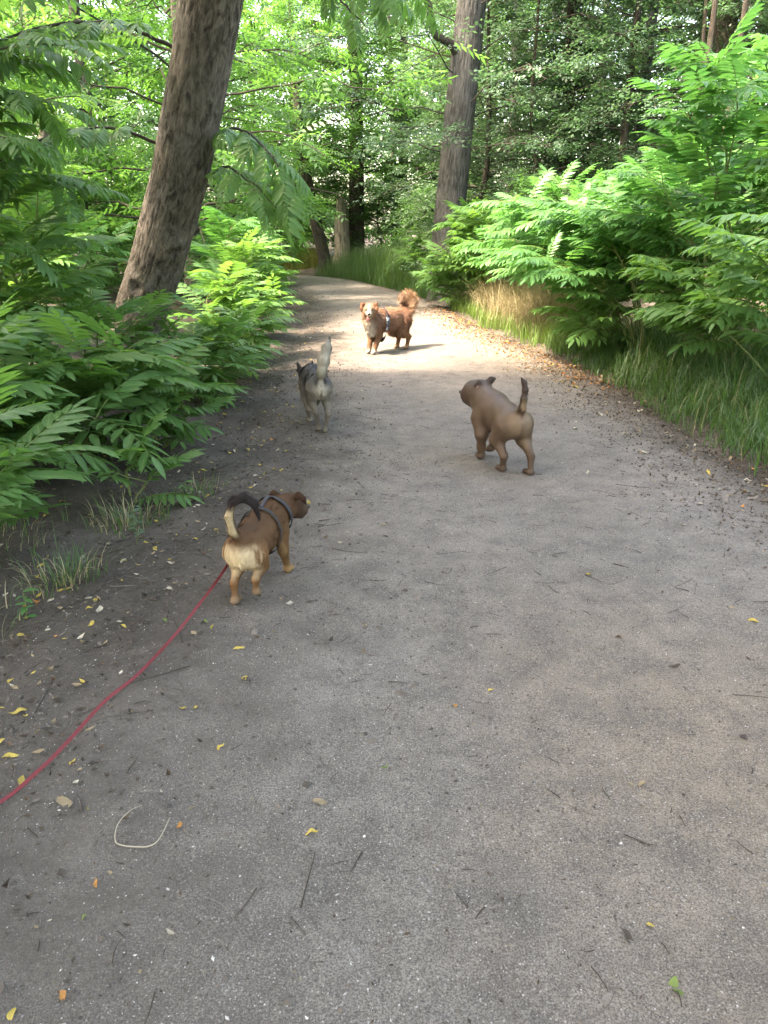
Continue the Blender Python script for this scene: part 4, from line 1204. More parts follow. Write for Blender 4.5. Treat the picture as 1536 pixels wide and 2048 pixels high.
# gravel: pale grains near the camera
n = 48000
q = r.random(n)
y = 0.75 + 5.5 * q ** 1.5
x = r.uniform(-1, 1, n) * (0.95 + y * 0.6)
d_, _ = path_dist(x, y)
dens = 0.35 + 0.9 * np.clip(0.5 + fbm(np.stack([x * 1.3, y * 1.3, 0 * x + 3], 1), 3), 0, 1)
m_ = (d_ < -0.15) & (r.random(n) < dens)
x, y = x[m_], y[m_]
n = len(x)
z = surf_z(x, y)
S = r.uniform(0.0012, 0.0030, n) * np.where(r.random(n) < 0.03, 1.9, 1.0)
oct_ = np.array([[1, 0, 0], [0.1, 1, 0], [-1, 0.1, 0], [0, -1, 0], [0.1, 0, 0.75]])
a = r.uniform(0, 6.28, n)
ca, sa = np.cos(a), np.sin(a)
sx, sy = S * r.uniform(0.8, 1.5, n), S * r.uniform(0.6, 1.0, n)
V = np.stack([(oct_[None, :, 0] * sx[:, None]) * ca[:, None] - (oct_[None, :, 1] * sy[:, None]) * sa[:, None],
              (oct_[None, :, 0] * sx[:, None]) * sa[:, None] + (oct_[None, :, 1] * sy[:, None]) * ca[:, None], oct_[None, :, 2] * S[:, None]], -1) + np.stack([x, y, z], 1)[:, None]
k = np.arange(n)[:, None] * 5
T = np.concatenate([k + [0, 1, 4], k + [1, 2, 4], k + [2, 3, 4], k + [3, 0, 4]], 0)
g_ = r.choice([0.06, 0.13, 0.22, 0.31, 0.46], n, p=[0.22, 0.28, 0.27, 0.16, 0.07]) * r.uniform(0.85, 1.15, n)
c = np.stack([g_, g_ * 0.96, g_ * 0.90], 1)
mb = MB(); mb.add(V.reshape(-1, 3), None, T, col=np.repeat(c, 5, 0))
tag(link('gravel', mb.mesh('gravel', M['pebble'], smooth=False, color=True)), 'pale grains of gravel pressed into the near path', 'gravel', kind='stuff')

# crumbs of soil trodden out of the left side of the path
n = 26000
y = 0.9 + 8.5 * r.random(n) ** 1.3
x = r.uniform(-3.2, 0.6, n)
d_, s_ = path_dist(x, y)
q = fbm(np.stack([x * 1.6, y * 1.6, 0 * x + 6], 1), 3)
m_ = (s_ < 0) & (d_ < 0.7) & (r.random(n) < np.clip(1.15 + d_ * 0.55, 0, 1) * np.clip(0.45 + 1.1 * q, 0.05, 1))
x, y = x[m_], y[m_]; n = len(x); z = surf_z(x, y)
S = r.uniform(0.003, 0.009, n) * np.where(r.random(n) < 0.06, 2.0, 1.0)
a = r.uniform(0, 6.28, n); ca, sa = np.cos(a), np.sin(a)
sx, sy = S * r.uniform(0.8, 1.6, n), S * r.uniform(0.6, 1.0, n)
V = np.stack([(oct_[None, :, 0] * sx[:, None]) * ca[:, None] - (oct_[None, :, 1] * sy[:, None]) * sa[:, None],
              (oct_[None, :, 0] * sx[:, None]) * sa[:, None] + (oct_[None, :, 1] * sy[:, None]) * ca[:, None], oct_[None, :, 2] * S[:, None]], -1) + np.stack([x, y, z], 1)[:, None]
V = V + r.normal(0, 1, V.shape) * (S * 0.15)[:, None, None]
k = np.arange(n)[:, None] * 5
T = np.concatenate([k + [0, 1, 4], k + [1, 2, 4], k + [2, 3, 4], k + [3, 0, 4]], 0)
c = np.array([0.085, 0.073, 0.061]) * r.uniform(0.5, 1.6, (n, 1))
mb = MB(); mb.add(V.reshape(-1, 3), None, T, col=np.repeat(c, 5, 0))
tag(link('soil_crumbs', mb.mesh('soil_crumbs', M['pebble'], smooth=False, color=True)), 'dark crumbs of earth on the left half of the path', 'soil crumbs', kind='stuff')

# fallen leaves one can point at
def fallen_mesh(name, L, W, seed, color, curl=0.25, n=6):
    rr = np.random.default_rng(seed)
    V, Q, uv = leaflet(L, W, n, rr.uniform(0.1, 0.5), -curl * rr.uniform(0.2, 1.0), 0.85)
    V = V - V.mean(0)
    V[:, 2] -= V[:, 2].min()
    V[:, 2] += 0.012 * np.sin(V[:, 0] * 110 + seed) * np.abs(V[:, 1]) / W + 0.004 * np.sin(V[:, 0] * 160 + 2 * seed)
    V[:, 1] += 0.004 * np.sin(V[:, 0] * 120 + seed)
    mb = MB(); mb.add(V, Q, uv=uv, col=np.array(color) * (0.85 + 0.3 * rr.random((len(V), 1))))
    return mb.mesh(name, M['litter'], color=True)
FL = {c: [fallen_mesh('fallen_leaf', l, w, 40 + 7 * q + 3 * len(c), PAL[c]) for q, (l, w) in enumerate([(0.055, 0.022), (0.045, 0.02), (0.06, 0.026), (0.04, 0.022)])] for c in PAL}
def fallen(x, y, color, s, lab, group=None, seed=None):
    rr = np.random.default_rng(seed if seed is not None else int(abs(x * 7919 + y * 104729) * 10) % 99991)
    o = link('fallen_leaf', FL[color][rr.integers(4)], loc=(x, y, float(surf_z(x, y)[0]) + 0.001))
    o.rotation_euler = (rr.normal(0, 0.12), rr.normal(0, 0.15), rr.uniform(0, 6.28))
    o.scale = (s, s, s)
    return tag(o, lab, 'leaf', group)
SINGLE = [
 (1.488, 2.759, 'yellow', 1.0, 'pale yellow fallen leaf alone on the path near the right edge'),
 (0.939, 3.205, 'yellow', 0.8, 'dull yellow fallen leaf alone on the path below the brown dog'),
 (0.913, 2.634, 'tan', 0.8, 'narrow brown curled leaf on the path, below the dull yellow one'),
 (0.363, 2.255, 'yellow', 0.45, 'tiny yellow leaf scrap on the middle of the path'),
 (0.235, 2.165, 'orange', 0.6, 'small russet leaf left of the tiny yellow scrap'),
 (-0.176, 1.708, 'tan', 0.75, 'tan dry leaf above the yellow leaf in the near middle of the path'),
 (-0.189, 1.600, 'yellow', 0.7, 'yellow fallen leaf below a tan one in the near middle of the path'),
 (-0.487, 2.323, 'yellow', 0.75, 'yellow crumpled leaf below the curly tailed dog, right of the leash'),
 (-0.663, 2.151, 'yellow', 0.6, 'left one of the two yellow leaves lying side by side right of the leash'),
 (-0.622, 2.162, 'yellow', 0.55, 'right one of the two yellow leaves lying side by side right of the leash'),
 (-0.500, 1.954, 'yellow', 0.6, 'bright yellow leaf halfway between the leash and the middle of the path'),
 (-0.720, 2.726, 'green', 0.85, 'flat green leaf on the dirt just right of the leash'),
 (-0.883, 2.755, 'green', 0.6, 'green leaf scrap on the dirt just left of the leash'),
 (-0.396, 2.899, 'pale', 0.85, 'pale curled leaf right below the hind feet of the curly tailed dog'),
 (-0.547, 2.540, 'yellow', 0.7, 'narrow pale yellow leaf between the curly tailed dog and the crumpled leaf'),
 (-0.928, 1.889, 'yellow', 0.6, 'yellow leaf beside the leash low on the left'),
 (-0.881, 1.711, 'tan', 1.0, 'long curved tan leaf in the lower left'),
 (-0.546, 1.632, 'orange', 0.6, 'amber leaf beside the bent pale stalk'),
 (-0.483, 1.298, 'pale', 0.55, 'pale heart shaped leaf low on the left half of the path'),
 (-0.698, 1.433, 'orange', 0.55, 'small amber leaf in the lower left corner area'),
 (-0.668, 1.149, 'orange', 0.7, 'orange leaf at the bottom left of the picture'),
 (-0.754, 1.108, 'yellow', 0.75, 'yellow orange leaf in the bottom left corner'),
 (-0.692, 1.338, 'green', 0.4, 'tiny green leaf scrap low on the left'),
 (-0.673, 1.467, 'tan', 0.55, 'small tan leaf just below the bent pale stalk'),
 (0.606, 1.313, 'yellow', 0.5, 'small yellow green leaf in the lower right'),
 (0.609, 1.157, 'green', 1.15, 'long olive green leaf curled on the path in the lower right'),
 (0.722, 1.782, 'tan', 1.1, 'long tan curled leaf on the right half of the path'),
 (0.544, 1.283, 'dark', 0.7, 'dark brown leaf beside the small yellow green one, lower right'),
 (1.048, 2.401, 'dark', 0.9, 'dark flattened leaf on the right half of the path'),
 (1.118, 2.003, 'dark', 0.8, 'dark crumpled leaf near the right edge of the path'),
 (0.003, 1.857, 'green', 0.45, 'green leaf scrap in the middle of the path'),
 (-0.076, 2.714, 'tan', 0.5, 'small light tan leaf in the middle of the path'),
 (2.085, 4.736, 'yellow', 0.9, 'pale yellow leaf on the dark litter at the right verge'),
 (1.810, 4.148, 'pale', 0.75, 'pale leaf just below the litter at the right verge'),
 (1.588, 3.812, 'pale', 0.8, 'whitish leaf on bare path near the right verge'),
 (1.306, 4.715, 'pale', 0.9, 'pale dry leaf right of the brown dog on bare path'),
 (1.826, 6.385, 'pale', 0.9, 'pale leaf on the path edge right of the brown dog'),
 (1.883, 7.540, 'yellow', 1.1, 'bright yellow leaf at the foot of the long grass'),
 (0.005, 3.658, 'dark', 0.6, 'dark leaf curl standing on the path in the middle'),
 (2.165, 4.369, 'tan', 1.5, 'large tan leaf in the heap at the right verge'),
 (1.989, 4.234, 'grey', 1.5, 'large grey brown leaf in the heap at the right verge'),
 (2.149, 4.234, 'grey', 1.3, 'grey leaf on the right side of the heap at the right verge'),
 (2.360, 4.531, 'yellow', 0.9, 'yellow leaf at the right edge beside the leaf heap'),
 (1.503, 5.907, 'pale', 0.9, 'broad pale leaf above the bare path right of the brown dog'),
]
for (x, y, c, s, lab) in SINGLE:
    fallen(x, y, c, s * (0.85 + 0.08 * y), lab)
r = np.random.default_rng(23)
n = 0
while n < 150:
    y = 1.7 + 7 * r.random() ** 1.4
    x = r.uniform(-2.6, -0.6)
    d_, s_ = path_dist([x], [y])
    if s_[0] < 0 and -0.55 < d_[0] < 0.75:
        fallen(x, y, 'yellow' if r.random() < 0.75 else 'pale', r.uniform(0.5, 1.05), 'small yellow fallen leaf on the dark dirt of the left verge', 'yellow leaves fallen on the left verge', n)
        n += 1
n = 0
while n < 40:
    y = 4.6 + 4.5 * r.random()
    x = r.uniform(1.0, 3.0)
    d_, s_ = path_dist([x], [y])
    if s_[0] > 0 and -0.6 < d_[0] < 0.1:
        fallen(x, y, 'pale' if r.random() < 0.5 else 'tan', r.uniform(0.8, 1.4), 'pale dry fallen leaf on the right verge before the long grass', 'pale leaves fallen on the right verge', n)
        n += 1

# the bent pale stalk
P = [(-0.663, 1.696), (-0.681, 1.654), (-0.697, 1.603), (-0.695, 1.570), (-0.672, 1.558), (-0.633, 1.553), (-0.603, 1.558), (-0.584, 1.582), (-0.576, 1.654)]
P = np.array([(x, y, float(surf_z(x, y)[0]) + 0.006 + (0.02 if 0 < q < 3 else 0)) for q, (x, y) in enumerate(P)])
mb = MB(); mb.add(*tube(smooth_path(P, 40), np.interp(np.linspace(0, 1, 40), [0, 0.4, 0.8, 1], [0.0007, 0.0015, 0.0019, 0.0012]), 8), col=(0.30, 0.265, 0.20))
tag(link('dry_stalk', mb.mesh('dry_stalk', M['pebble'], color=True)), 'bent pale dry stalk lying on the near path left of the middle', 'stalk')
# ------------------------------------------------------------------ dogs: one continuous skin each, grown from a smooth union of tapered limbs
def fur_material(name, rough=0.75, sheen=0.0):
    k = NT(name)
    att = k.n('ShaderNodeVertexColor', layer_name='Col').outputs['Color']
    nz = k.noise(70, 4, 0.7, k.n('ShaderNodeMapping', {0: k.coord('Object'), 'Scale': (1, 0.35, 0.6)}).outputs[0])
    base = k.mix(k.math('MULTIPLY', nz, 0.55), att, k.mix(0.5, att, (0.03, 0.02, 0.015)))
    return k.done(k.bsdf(base, rough, k.bump(nz, 0.35, 0.004), 0.10))
M['fur'] = fur_material('dog_coat')
M['sleek'] = fur_material('sleek_coat', 0.52)
M['sleek'].node_tree.nodes['Principled BSDF'].inputs['Specular IOR Level'].default_value = 0.22
k = NT('dog_hair')
M['hair'] = k.done(k.bsdf(k.n('ShaderNodeVertexColor', layer_name='Col').outputs['Color'], 0.7, None, 0.10))
k = NT('wet_black'); M['wet'] = k.done(k.bsdf((0.012, 0.010, 0.010), 0.25, None, 0.5))
k = NT('tongue_pink'); M['tongue'] = k.done(k.bsdf((0.55, 0.20, 0.20), 0.4, None, 0.4))
k = NT('mouth_dark'); M['mouth'] = k.done(k.bsdf((0.05, 0.015, 0.015), 0.5, None, 0.3))
k = NT('black_webbing'); M['webbing'] = k.done(k.bsdf(k.mix(k.noise(300, 2, vec=k.coord('Object')), (0.016, 0.016, 0.018), (0.040, 0.040, 0.044)), 0.7))
k = NT('harness_print'); M['print'] = k.done(k.bsdf(k.ramp(k.noise(26, 2, 0.5, k.coord('Object')), [(0.42, (0.03, 0.04, 0.06)), (0.52, (0.10, 0.15, 0.20)), (0.60, (0.55, 0.55, 0.55))], 'CONSTANT'), 0.7))
k = NT('inner_ear'); M['ear'] = k.done(k.bsdf((0.20, 0.105, 0.085), 0.7, None, 0.1))

class Skin:
    def __init__(self, h=0.006):
        self.h = h
        self.p = []
    def cap(self, a, b, ra, rb, col, fl=0.0, sc=(1, 1, 1), k=0.03, flow=None):
        a, b = np.array(a, float), np.array(b, float)
        self.p.append(dict(a=a, b=b, ra=ra, rb=rb, col=np.array(col, float), fl=fl, sc=np.array(sc, float), k=k, flow=nrm(b - a) if flow is None else nrm(np.array(flow, float))))
    def chain(self, pts, rad, cols, fl=0.0, k=0.02, sc=(1, 1, 1)):
        for q in range(len(pts) - 1):
            c = cols[q] if isinstance(cols, list) else cols
            f = fl[q] if isinstance(fl, list) else fl
            self.cap(pts[q], pts[q + 1], rad[q], rad[q + 1], c, f, sc, k)
    def d1(self, P, q):
        c = 0.5 * (q['a'] + q['b'])
        P = (P - c) / q['sc'] + c
        ab = q['b'] - q['a']
        t = np.clip(((P - q['a']) @ ab) / max(1e-9, ab @ ab), 0, 1)
        return (np.linalg.norm(P - q['a'] - t[..., None] * ab, axis=-1) - (q['ra'] + (q['rb'] - q['ra']) * t)) * q['sc'].min()
    def dist(self, P):
        D = np.full(P.shape[:-1], 1.0)
        for q in self.p:
            d = self.d1(P, q)
            hh = np.clip(0.5 + 0.5 * (D - d) / q['k'], 0, 1)
            D = D * (1 - hh) + d * hh - q['k'] * hh * (1 - hh)
        return D
    def build(self):
        h = self.h
        lo = np.min([np.minimum(q['a'] - q['ra'] * q['sc'].max(), q['b'] - q['rb'] * q['sc'].max()) for q in self.p], 0) - 0.05
        hi = np.max([np.maximum(q['a'] + q['ra'] * q['sc'].max(), q['b'] + q['rb'] * q['sc'].max()) for q in self.p], 0) + 0.05
        n = np.ceil((hi - lo) / h).astype(int) + 1
        D = np.full(n, 0.30)
        for q in self.p:
            m = max(q['ra'], q['rb']) * q['sc'].max() + 0.06
            i0 = np.clip(((np.minimum(q['a'], q['b']) - m - lo) / h).astype(int), 0, n)
            i1 = np.clip(((np.maximum(q['a'], q['b']) + m - lo) / h).astype(int) + 2, 0, n)
            ax = [lo[w] + h * np.arange(i0[w], i1[w]) for w in range(3)]
            G = np.stack(np.meshgrid(*ax, indexing='ij'), -1)
            d = self.d1(G, q)
            sl = tuple(slice(i0[w], i1[w]) for w in range(3))
            S = D[sl]
            hh = np.clip(0.5 + 0.5 * (S - d) / q['k'], 0, 1)
            D[sl] = S * (1 - hh) + d * hh - q['k'] * hh * (1 - hh)
        g = vdb.FloatGrid(0.3)
        g.copyFromArray(np.ascontiguousarray(D, dtype=np.float32))
        V, Q = g.convertToQuads(isovalue=0.0)
        V = np.asarray(V, float) * h + lo
        Q = np.asarray(Q, int)[:, ::-1]
        # smooth and orient
        N = self.normals(V, Q)
        gr = self.grad(V)
        if (N * gr).sum() < 0: Q = Q[:, ::-1]
        self.V, self.Q, self.N = V, Q, gr
        self.C, self.F, self.W = self.attrs(V)
        return V, Q
    def normals(self, V, Q):
        fn = np.cross(V[Q[:, 2]] - V[Q[:, 0]], V[Q[:, 3]] - V[Q[:, 1]])
        N = np.zeros_like(V)
        for w in range(4): np.add.at(N, Q[:, w], fn)
        return nrm(N)
    def grad(self, V, e=0.003):
        g = np.zeros_like(V)
        for w in range(3):
            o = np.zeros(3); o[w] = e
            g[:, w] = self.dist(V + o) - self.dist(V - o)
        return nrm(g)
    def attrs(self, P, s=0.012):
        ds = np.stack([self.d1(P, q) for q in self.p], 1)
        w = np.exp(-np.clip(ds - ds.min(1, keepdims=True), 0, 1) / s)
        w /= w.sum(1, keepdims=True)
        return w @ np.array([q['col'] for q in self.p]), w @ np.array([q['fl'] for q in self.p]), nrm(w @ np.array([q['flow'] for q in self.p]))
    def body(self, parent, name='body', paint=None):
        V, Q = self.build()
        C = self.C
        if paint is not None: C = paint(V, self.N, C.copy())
        n = fbm(V * 22, 3)[:, None]
        C = np.clip(C * (1 + 0.16 * n), 0.004, 0.95)
        self.C = C
        mb = MB(); mb.add(V, Q, col=C)
        return link(name, mb.mesh(name, M['fur'], color=True), parent)
    def hair(self, parent, n, seed, width=0.0022, lift=0.35, name='fur', droop=0.35, jitter=0.25, gain=1.0, clump=0.0, dark=0.75):
        r = np.random.default_rng(seed)
        V, Q = self.V, self.Q
        ar = np.linalg.norm(np.cross(V[Q[:, 2]] - V[Q[:, 0]], V[Q[:, 3]] - V[Q[:, 1]]), axis=1) * (0.001 + self.F[Q].mean(1) ** 0.5)
        f = r.choice(len(Q), n, p=ar / ar.sum())
        w = r.dirichlet([1, 1, 1, 1], n)
        P = (V[Q[f]] * w[..., None]).sum(1)
        N = nrm((self.N[Q[f]] * w[..., None]).sum(1))
        C = (self.C[Q[f]] * w[..., None]).sum(1)
        L = (self.F[Q[f]] * w).sum(1) * r.uniform(0.55, 1.25, n) * gain
        T = (self.W[Q[f]] * w[..., None]).sum(1)
        keep = L > 0.004
        P, N, C, L, T = P[keep], N[keep], C[keep], L[keep], T[keep]
        n = len(P)
        jit = r.normal(0, jitter, (n, 3))
        if clump:
            q = np.stack([perlin(P * 34 + o) for o in (0, 31, 67)], 1)
            jit = jit + clump * q
        T = nrm(T - N * (T * N).sum(1)[:, None] + jit)
        d0 = nrm(T + N * lift)
        d1 = nrm(T + N * lift * 0.5 + np.array([0, 0, -droop]) * np.clip(L / 0.06, 0, 1)[:, None])
        S = nrm(np.cross(d0, N + 1e-4)) * (width * r.uniform(0.6, 1.3, n))[:, None]
        A = P - N * 0.002
        B = A + d0 * (L * 0.5)[:, None]
        E = B + d1 * (L * 0.5)[:, None]
        Vv = np.stack([A - S, A + S, B - S * 0.8, B + S * 0.8, E], 1).reshape(-1, 3)
        k = np.arange(n)[:, None] * 5
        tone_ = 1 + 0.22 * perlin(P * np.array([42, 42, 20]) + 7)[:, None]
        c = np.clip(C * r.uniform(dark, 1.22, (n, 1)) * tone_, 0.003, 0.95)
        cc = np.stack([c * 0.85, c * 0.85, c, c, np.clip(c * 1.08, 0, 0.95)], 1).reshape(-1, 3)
        mb = MB(); mb.add(Vv, k + [0, 1, 3, 2], k + [2, 3, 4], col=cc)
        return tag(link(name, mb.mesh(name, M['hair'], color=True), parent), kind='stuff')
    def strap(self, parent, name, centre, normal, mat, w=0.02, off=0.004, th=0.003, a0=0.0, a1=360.0, up=(0, 0, 1), n=56, rmax=0.3):
        """a band wrapped round the body: the skin is found by marching out from a point on the body's axis."""
        normal = nrm(np.array(normal, float)); u = nrm(np.array(up, float) - normal * np.dot(up, normal)); v = np.cross(normal, u)
        c = np.array(centre, float)
        closed = a1 - a0 >= 359.9
        A = np.radians(np.linspace(a0, a1, n, endpoint=not closed))
        rows = []
        for side in (-0.5, 0, 0.5):
            D = np.cos(A)[:, None] * u + np.sin(A)[:, None] * v
            t = np.full(n, 0.01)
            for _ in range(70):
                d = self.dist(c + normal * side * w + D * t[:, None])
                t = t + np.where(d < off, np.maximum(0.0025, -d * 0.6), 0)
            t = np.minimum(t, rmax)
            rows.append((c + normal * side * w + D * t[:, None], D))
        mb = MB()
        X = np.concatenate([np.stack([rows[q][0] for q in range(3)], 1), np.stack([rows[q][0] + rows[q][1] * th for q in (2, 1, 0)], 1)], 1)
        m = 6
        V = X.reshape(-1, 3)
        cnt = n if closed else n - 1
        i, j = np.meshgrid(np.arange(cnt), np.arange(m), indexing='ij')
        i2 = (i + 1) % n; j2 = (j + 1) % m
        mb.add(V, np.stack([i * m + j, i * m + j2, i2 * m + j2, i2 * m + j], -1).reshape(-1, 4))
        return link(name, mb.mesh(name, M[mat]), parent)

def ball(name, c, rad, mat, parent, sc=(1, 1, 1), d=None, n=12):
    """a small rounded part: nose, eye, tongue."""
    th = np.linspace(0, np.pi, n); ph = np.linspace(0, 2 * np.pi, 16, endpoint=False)
    TH, PH = np.meshgrid(th, ph, indexing='ij')
    V = np.stack([np.sin(TH) * np.cos(PH), np.sin(TH) * np.sin(PH), np.cos(TH)], -1).reshape(-1, 3) * rad * np.array(sc)
    if d is not None:
        y = nrm(np.array(d, float)); x = nrm(np.cross(y, [0, 0, 1.0])); z = np.cross(x, y)
        V = V[:, :1] * x + V[:, 1:2] * y + V[:, 2:] * z
    i, j = np.meshgrid(np.arange(n - 1), np.arange(16), indexing='ij')
    Q = np.stack([i * 16 + j, (i + 1) * 16 + j, (i + 1) * 16 + (j + 1) % 16, i * 16 + (j + 1) % 16], -1).reshape(-1, 4)
    mb = MB(); mb.add(V + np.array(c), Q)
    return link(name, mb.mesh(name, M[mat]), parent)

def smoothstep(a, b, x):
    t = np.clip((x - a) / (b - a), 0, 1)
    return t * t * (3 - 2 * t)

def mixc(C, w, col):
    return C * (1 - w[:, None]) + np.array(col) * w[:, None]

# ---- the small brown dog with the curled tail, nearest
t = thing('dog', 'small brown dog with a curled black and cream tail on the red leash, walking away', 'dog', (-0.548, 3.100, float(surf_z(-0.548, 3.100)[0])), None, R(-11))
t.scale = (0.95, 1.0, 1.05)
BR, CR, TN, DK = (0.084, 0.044, 0.022), (0.50, 0.39, 0.24), (0.135, 0.066, 0.028), (0.020, 0.016, 0.016)
s = Skin(0.005)
s.cap((0, 0.15, 0.225), (0, 0.00, 0.222), 0.084, 0.086, BR, 0.016, (0.90, 1, 1.0), 0.04)
s.cap((0, 0.02, 0.222), (0, -0.15, 0.232), 0.085, 0.080, BR, 0.018, (0.94, 1, 0.98), 0.04)
s.cap((0.0, -0.13, 0.205), (0, -0.20, 0.215), 0.060, 0.048, BR, 0.016, (1.05, 1, 1.05), 0.04, flow=(0, -0.4, -1))
s.cap((0.04, 0.24, 0.255), (0.0, 0.14, 0.245), 0.058, 0.080, (0.075, 0.038, 0.019), 0.020, k=0.045)
s.cap((0.045, 0.283, 0.260), (0.060, 0.308, 0.256), 0.057, 0.055, (0.060, 0.030, 0.016), 0.012, k=0.025, flow=(0, -1, -0.3))
s.cap((0.074, 0.328, 0.238), (0.100, 0.350, 0.224), 0.038, 0.031, (0.055, 0.036, 0.025), 0.010, k=0.018, flow=(-0.5, -1, -0.5))
s.cap((0.070, 0.324, 0.215), (0.093, 0.345, 0.200), 0.028, 0.020, (0.045, 0.03, 0.022), 0.012, k=0.015, flow=(-0.5, -1, -0.5))
for sx, bx in ((-1, 0.040), (1, 0.088)):     # folded ears
    bx = 0.050 + sx * 0.040
    s.chain([(bx - sx * 0.002, 0.275, 0.300), (bx + sx * 0.022, 0.264, 0.317), (bx + sx * 0.044, 0.272, 0.300), (bx + sx * 0.052, 0.288, 0.268)], [0.014, 0.016, 0.013, 0.004], (0.040, 0.020, 0.012), 0.006, 0.005, (1, 0.55, 1))
# hind legs: left stretched back, right just leaving the ground
s.chain([(-0.046, -0.155, 0.205), (-0.050, -0.120, 0.130)], [0.058, 0.031], [TN], 0.016, 0.03)
s.chain([(-0.050, -0.125, 0.130), (-0.044, -0.200, 0.088), (-0.040, -0.208, 0.028)], [0.029, 0.0155, 0.0140], [TN, TN], [0.012, 0.005], 0.02)
s.cap((-0.040, -0.215, 0.018), (-0.038, -0.175, 0.014), 0.018, 0.015, (0.20, 0.145, 0.095), 0.004, (1.15, 1, 0.9), 0.012)
s.chain([(0.046, -0.155, 0.205), (0.050, -0.095, 0.135)], [0.058, 0.031], [TN], 0.016, 0.03)
s.chain([(0.050, -0.100, 0.135), (0.044, -0.166, 0.098), (0.040, -0.158, 0.050)], [0.029, 0.0155, 0.0140], [TN, TN], [0.012, 0.005], 0.02)
s.cap((0.040, -0.160, 0.042), (0.038, -0.130, 0.022), 0.017, 0.015, (0.20, 0.145, 0.095), 0.004, (1.15, 1, 0.9), 0.012)
# front legs
s.chain([(0.062, 0.135, 0.190), (0.076, 0.115, 0.115), (0.086, 0.135, 0.030)], [0.041, 0.0225, 0.0155], (0.10, 0.052, 0.023), [0.014, 0.006], 0.025)
s.cap((0.088, 0.137, 0.019), (0.092, 0.165, 0.015), 0.020, 0.016, (0.25, 0.16, 0.075), 0.004, (1.15, 1, 0.9), 0.012)
s.chain([(-0.062, 0.135, 0.190), (-0.066, 0.150, 0.110), (-0.068, 0.205, 0.045)], [0.041, 0.0225, 0.0155], (0.10, 0.052, 0.023), [0.014, 0.006], 0.025)
s.cap((-0.068, 0.210, 0.034), (-0.068, 0.240, 0.028), 0.020, 0.016, (0.25, 0.16, 0.075), 0.004, (1.15, 1, 0.9), 0.012)
TAIL = [(0, -0.205, 0.272), (-0.012, -0.245, 0.330), (-0.016, -0.262, 0.395), (0.000, -0.255, 0.450), (0.036, -0.232, 0.466), (0.074, -0.205, 0.436), (0.084, -0.185, 0.372)]
s.chain(TAIL, [0.022, 0.0160, 0.0160, 0.0165, 0.0170, 0.0155, 0.007], [BR, (0.10, 0.06, 0.035), DK, DK, DK, DK], 0.026, 0.012)
def paint(V, N, C):
    w = smoothstep(-0.10, -0.20, V[:, 1]) * smoothstep(0.275, 0.235, V[:, 2]) * smoothstep(0.09, 0.14, V[:, 2]) * smoothstep(0.0, -0.5, N[:, 1])
    w = w * smoothstep(0.098, 0.055, np.abs(V[:, 0]) + 0.10 * np.clip(V[:, 2] - 0.18, 0, 1) + 0.03 * perlin(V * np.array([60, 60, 14])))
    C = mixc(C, 0.9 * w, CR)
    w = smoothstep(0.29, 0.33, V[:, 2]) * smoothstep(0.435, 0.40, V[:, 2]) * smoothstep(-0.22, -0.245, V[:, 1] - 0.25 * np.maximum(V[:, 0], 0)) * smoothstep(0.0, -0.5, N[:, 1]) * (V[:, 0] < 0.03)
    C = mixc(C, w * (V[:, 2] > 0.26), (0.42, 0.33, 0.20))
    w = smoothstep(0.285, 0.315, V[:, 2]) * smoothstep(0.1, -0.16, V[:, 1]) * (V[:, 1] > -0.19)
    C = mixc(C, 0.6 * w, (0.030, 0.018, 0.012))
    w = smoothstep(0.185, 0.145, V[:, 2]) * (np.abs(V[:, 1]) < 0.1)
    C = mixc(C, 0.6 * w, (0.17, 0.10, 0.045))
    w = np.exp(-((V - np.array([0.106, 0.322, 0.264])) ** 2).sum(1) / 0.026 ** 2) + np.exp(-((V - np.array([0.045, 0.345, 0.258])) ** 2).sum(1) / 0.018 ** 2)
    return mixc(C, np.clip(w, 0, 1) * 0.8, (0.025, 0.018, 0.014))
s.body(t, paint=paint)
s.hair(t, 18000, 1, 0.0012, 0.20, clump=0.45, jitter=0.14, dark=0.8)
s.strap(t, 'harness_strap', (0, 0.040, 0.225), (0, 1, 0), 'webbing', 0.018, 0.008, rmax=0.115)
s.strap(t, 'harness_strap', (0.022, 0.20, 0.250), (0.22, 1, 0.35), 'webbing', 0.022, 0.008, rmax=0.11)
s.strap(t, 'harness_strap', (0, 0.11, 0.25), (1, 0, 0), 'webbing', 0.02, 0.009, a0=-40, a1=40)
ball('nose', (0.120, 0.374, 0.228), 0.012, 'wet', t)
for c in ((0.112, 0.326, 0.272), (0.058, 0.362, 0.272)): ball('eye', c, 0.0085, 'wet', t)
ball('ring', (-0.054, 0.055, 0.284), 0.008, 'webbing', t)

# ---- the grey dog with the raised plume tail
t = thing('dog', 'grey and cream prick eared dog running away with its tail held straight up', 'dog', (-0.535, 6.015, float(surf_z(-0.535, 6.015)[0])), None, R(13))
GY, CM, BK = (0.064, 0.066, 0.070), (0.36, 0.325, 0.26), (0.020, 0.019, 0.020)
s = Skin(0.006)
s.cap((0, 0.20, 0.345), (0, -0.02, 0.345), 0.096, 0.086, GY, 0.016, (0.82, 1, 1.08), 0.04)
s.cap((0, 0.0, 0.350), (0, -0.19, 0.372), 0.082, 0.074, GY, 0.016, (0.92, 1, 1.05), 0.04)
s.cap((0, -0.17, 0.335), (0, -0.235, 0.345), 0.066, 0.052, CM, 0.020, (0.98, 1, 1.15), 0.04, flow=(0, -0.3, -1))
s.cap((-0.02, 0.34, 0.355), (0, 0.20, 0.355), 0.062, 0.088, GY, 0.026, k=0.05)
s.cap((-0.03, 0.385, 0.345), (-0.035, 0.43, 0.335), 0.056, 0.050, (0.042, 0.041, 0.041), 0.012, k=0.03, flow=(0, -1, 0))
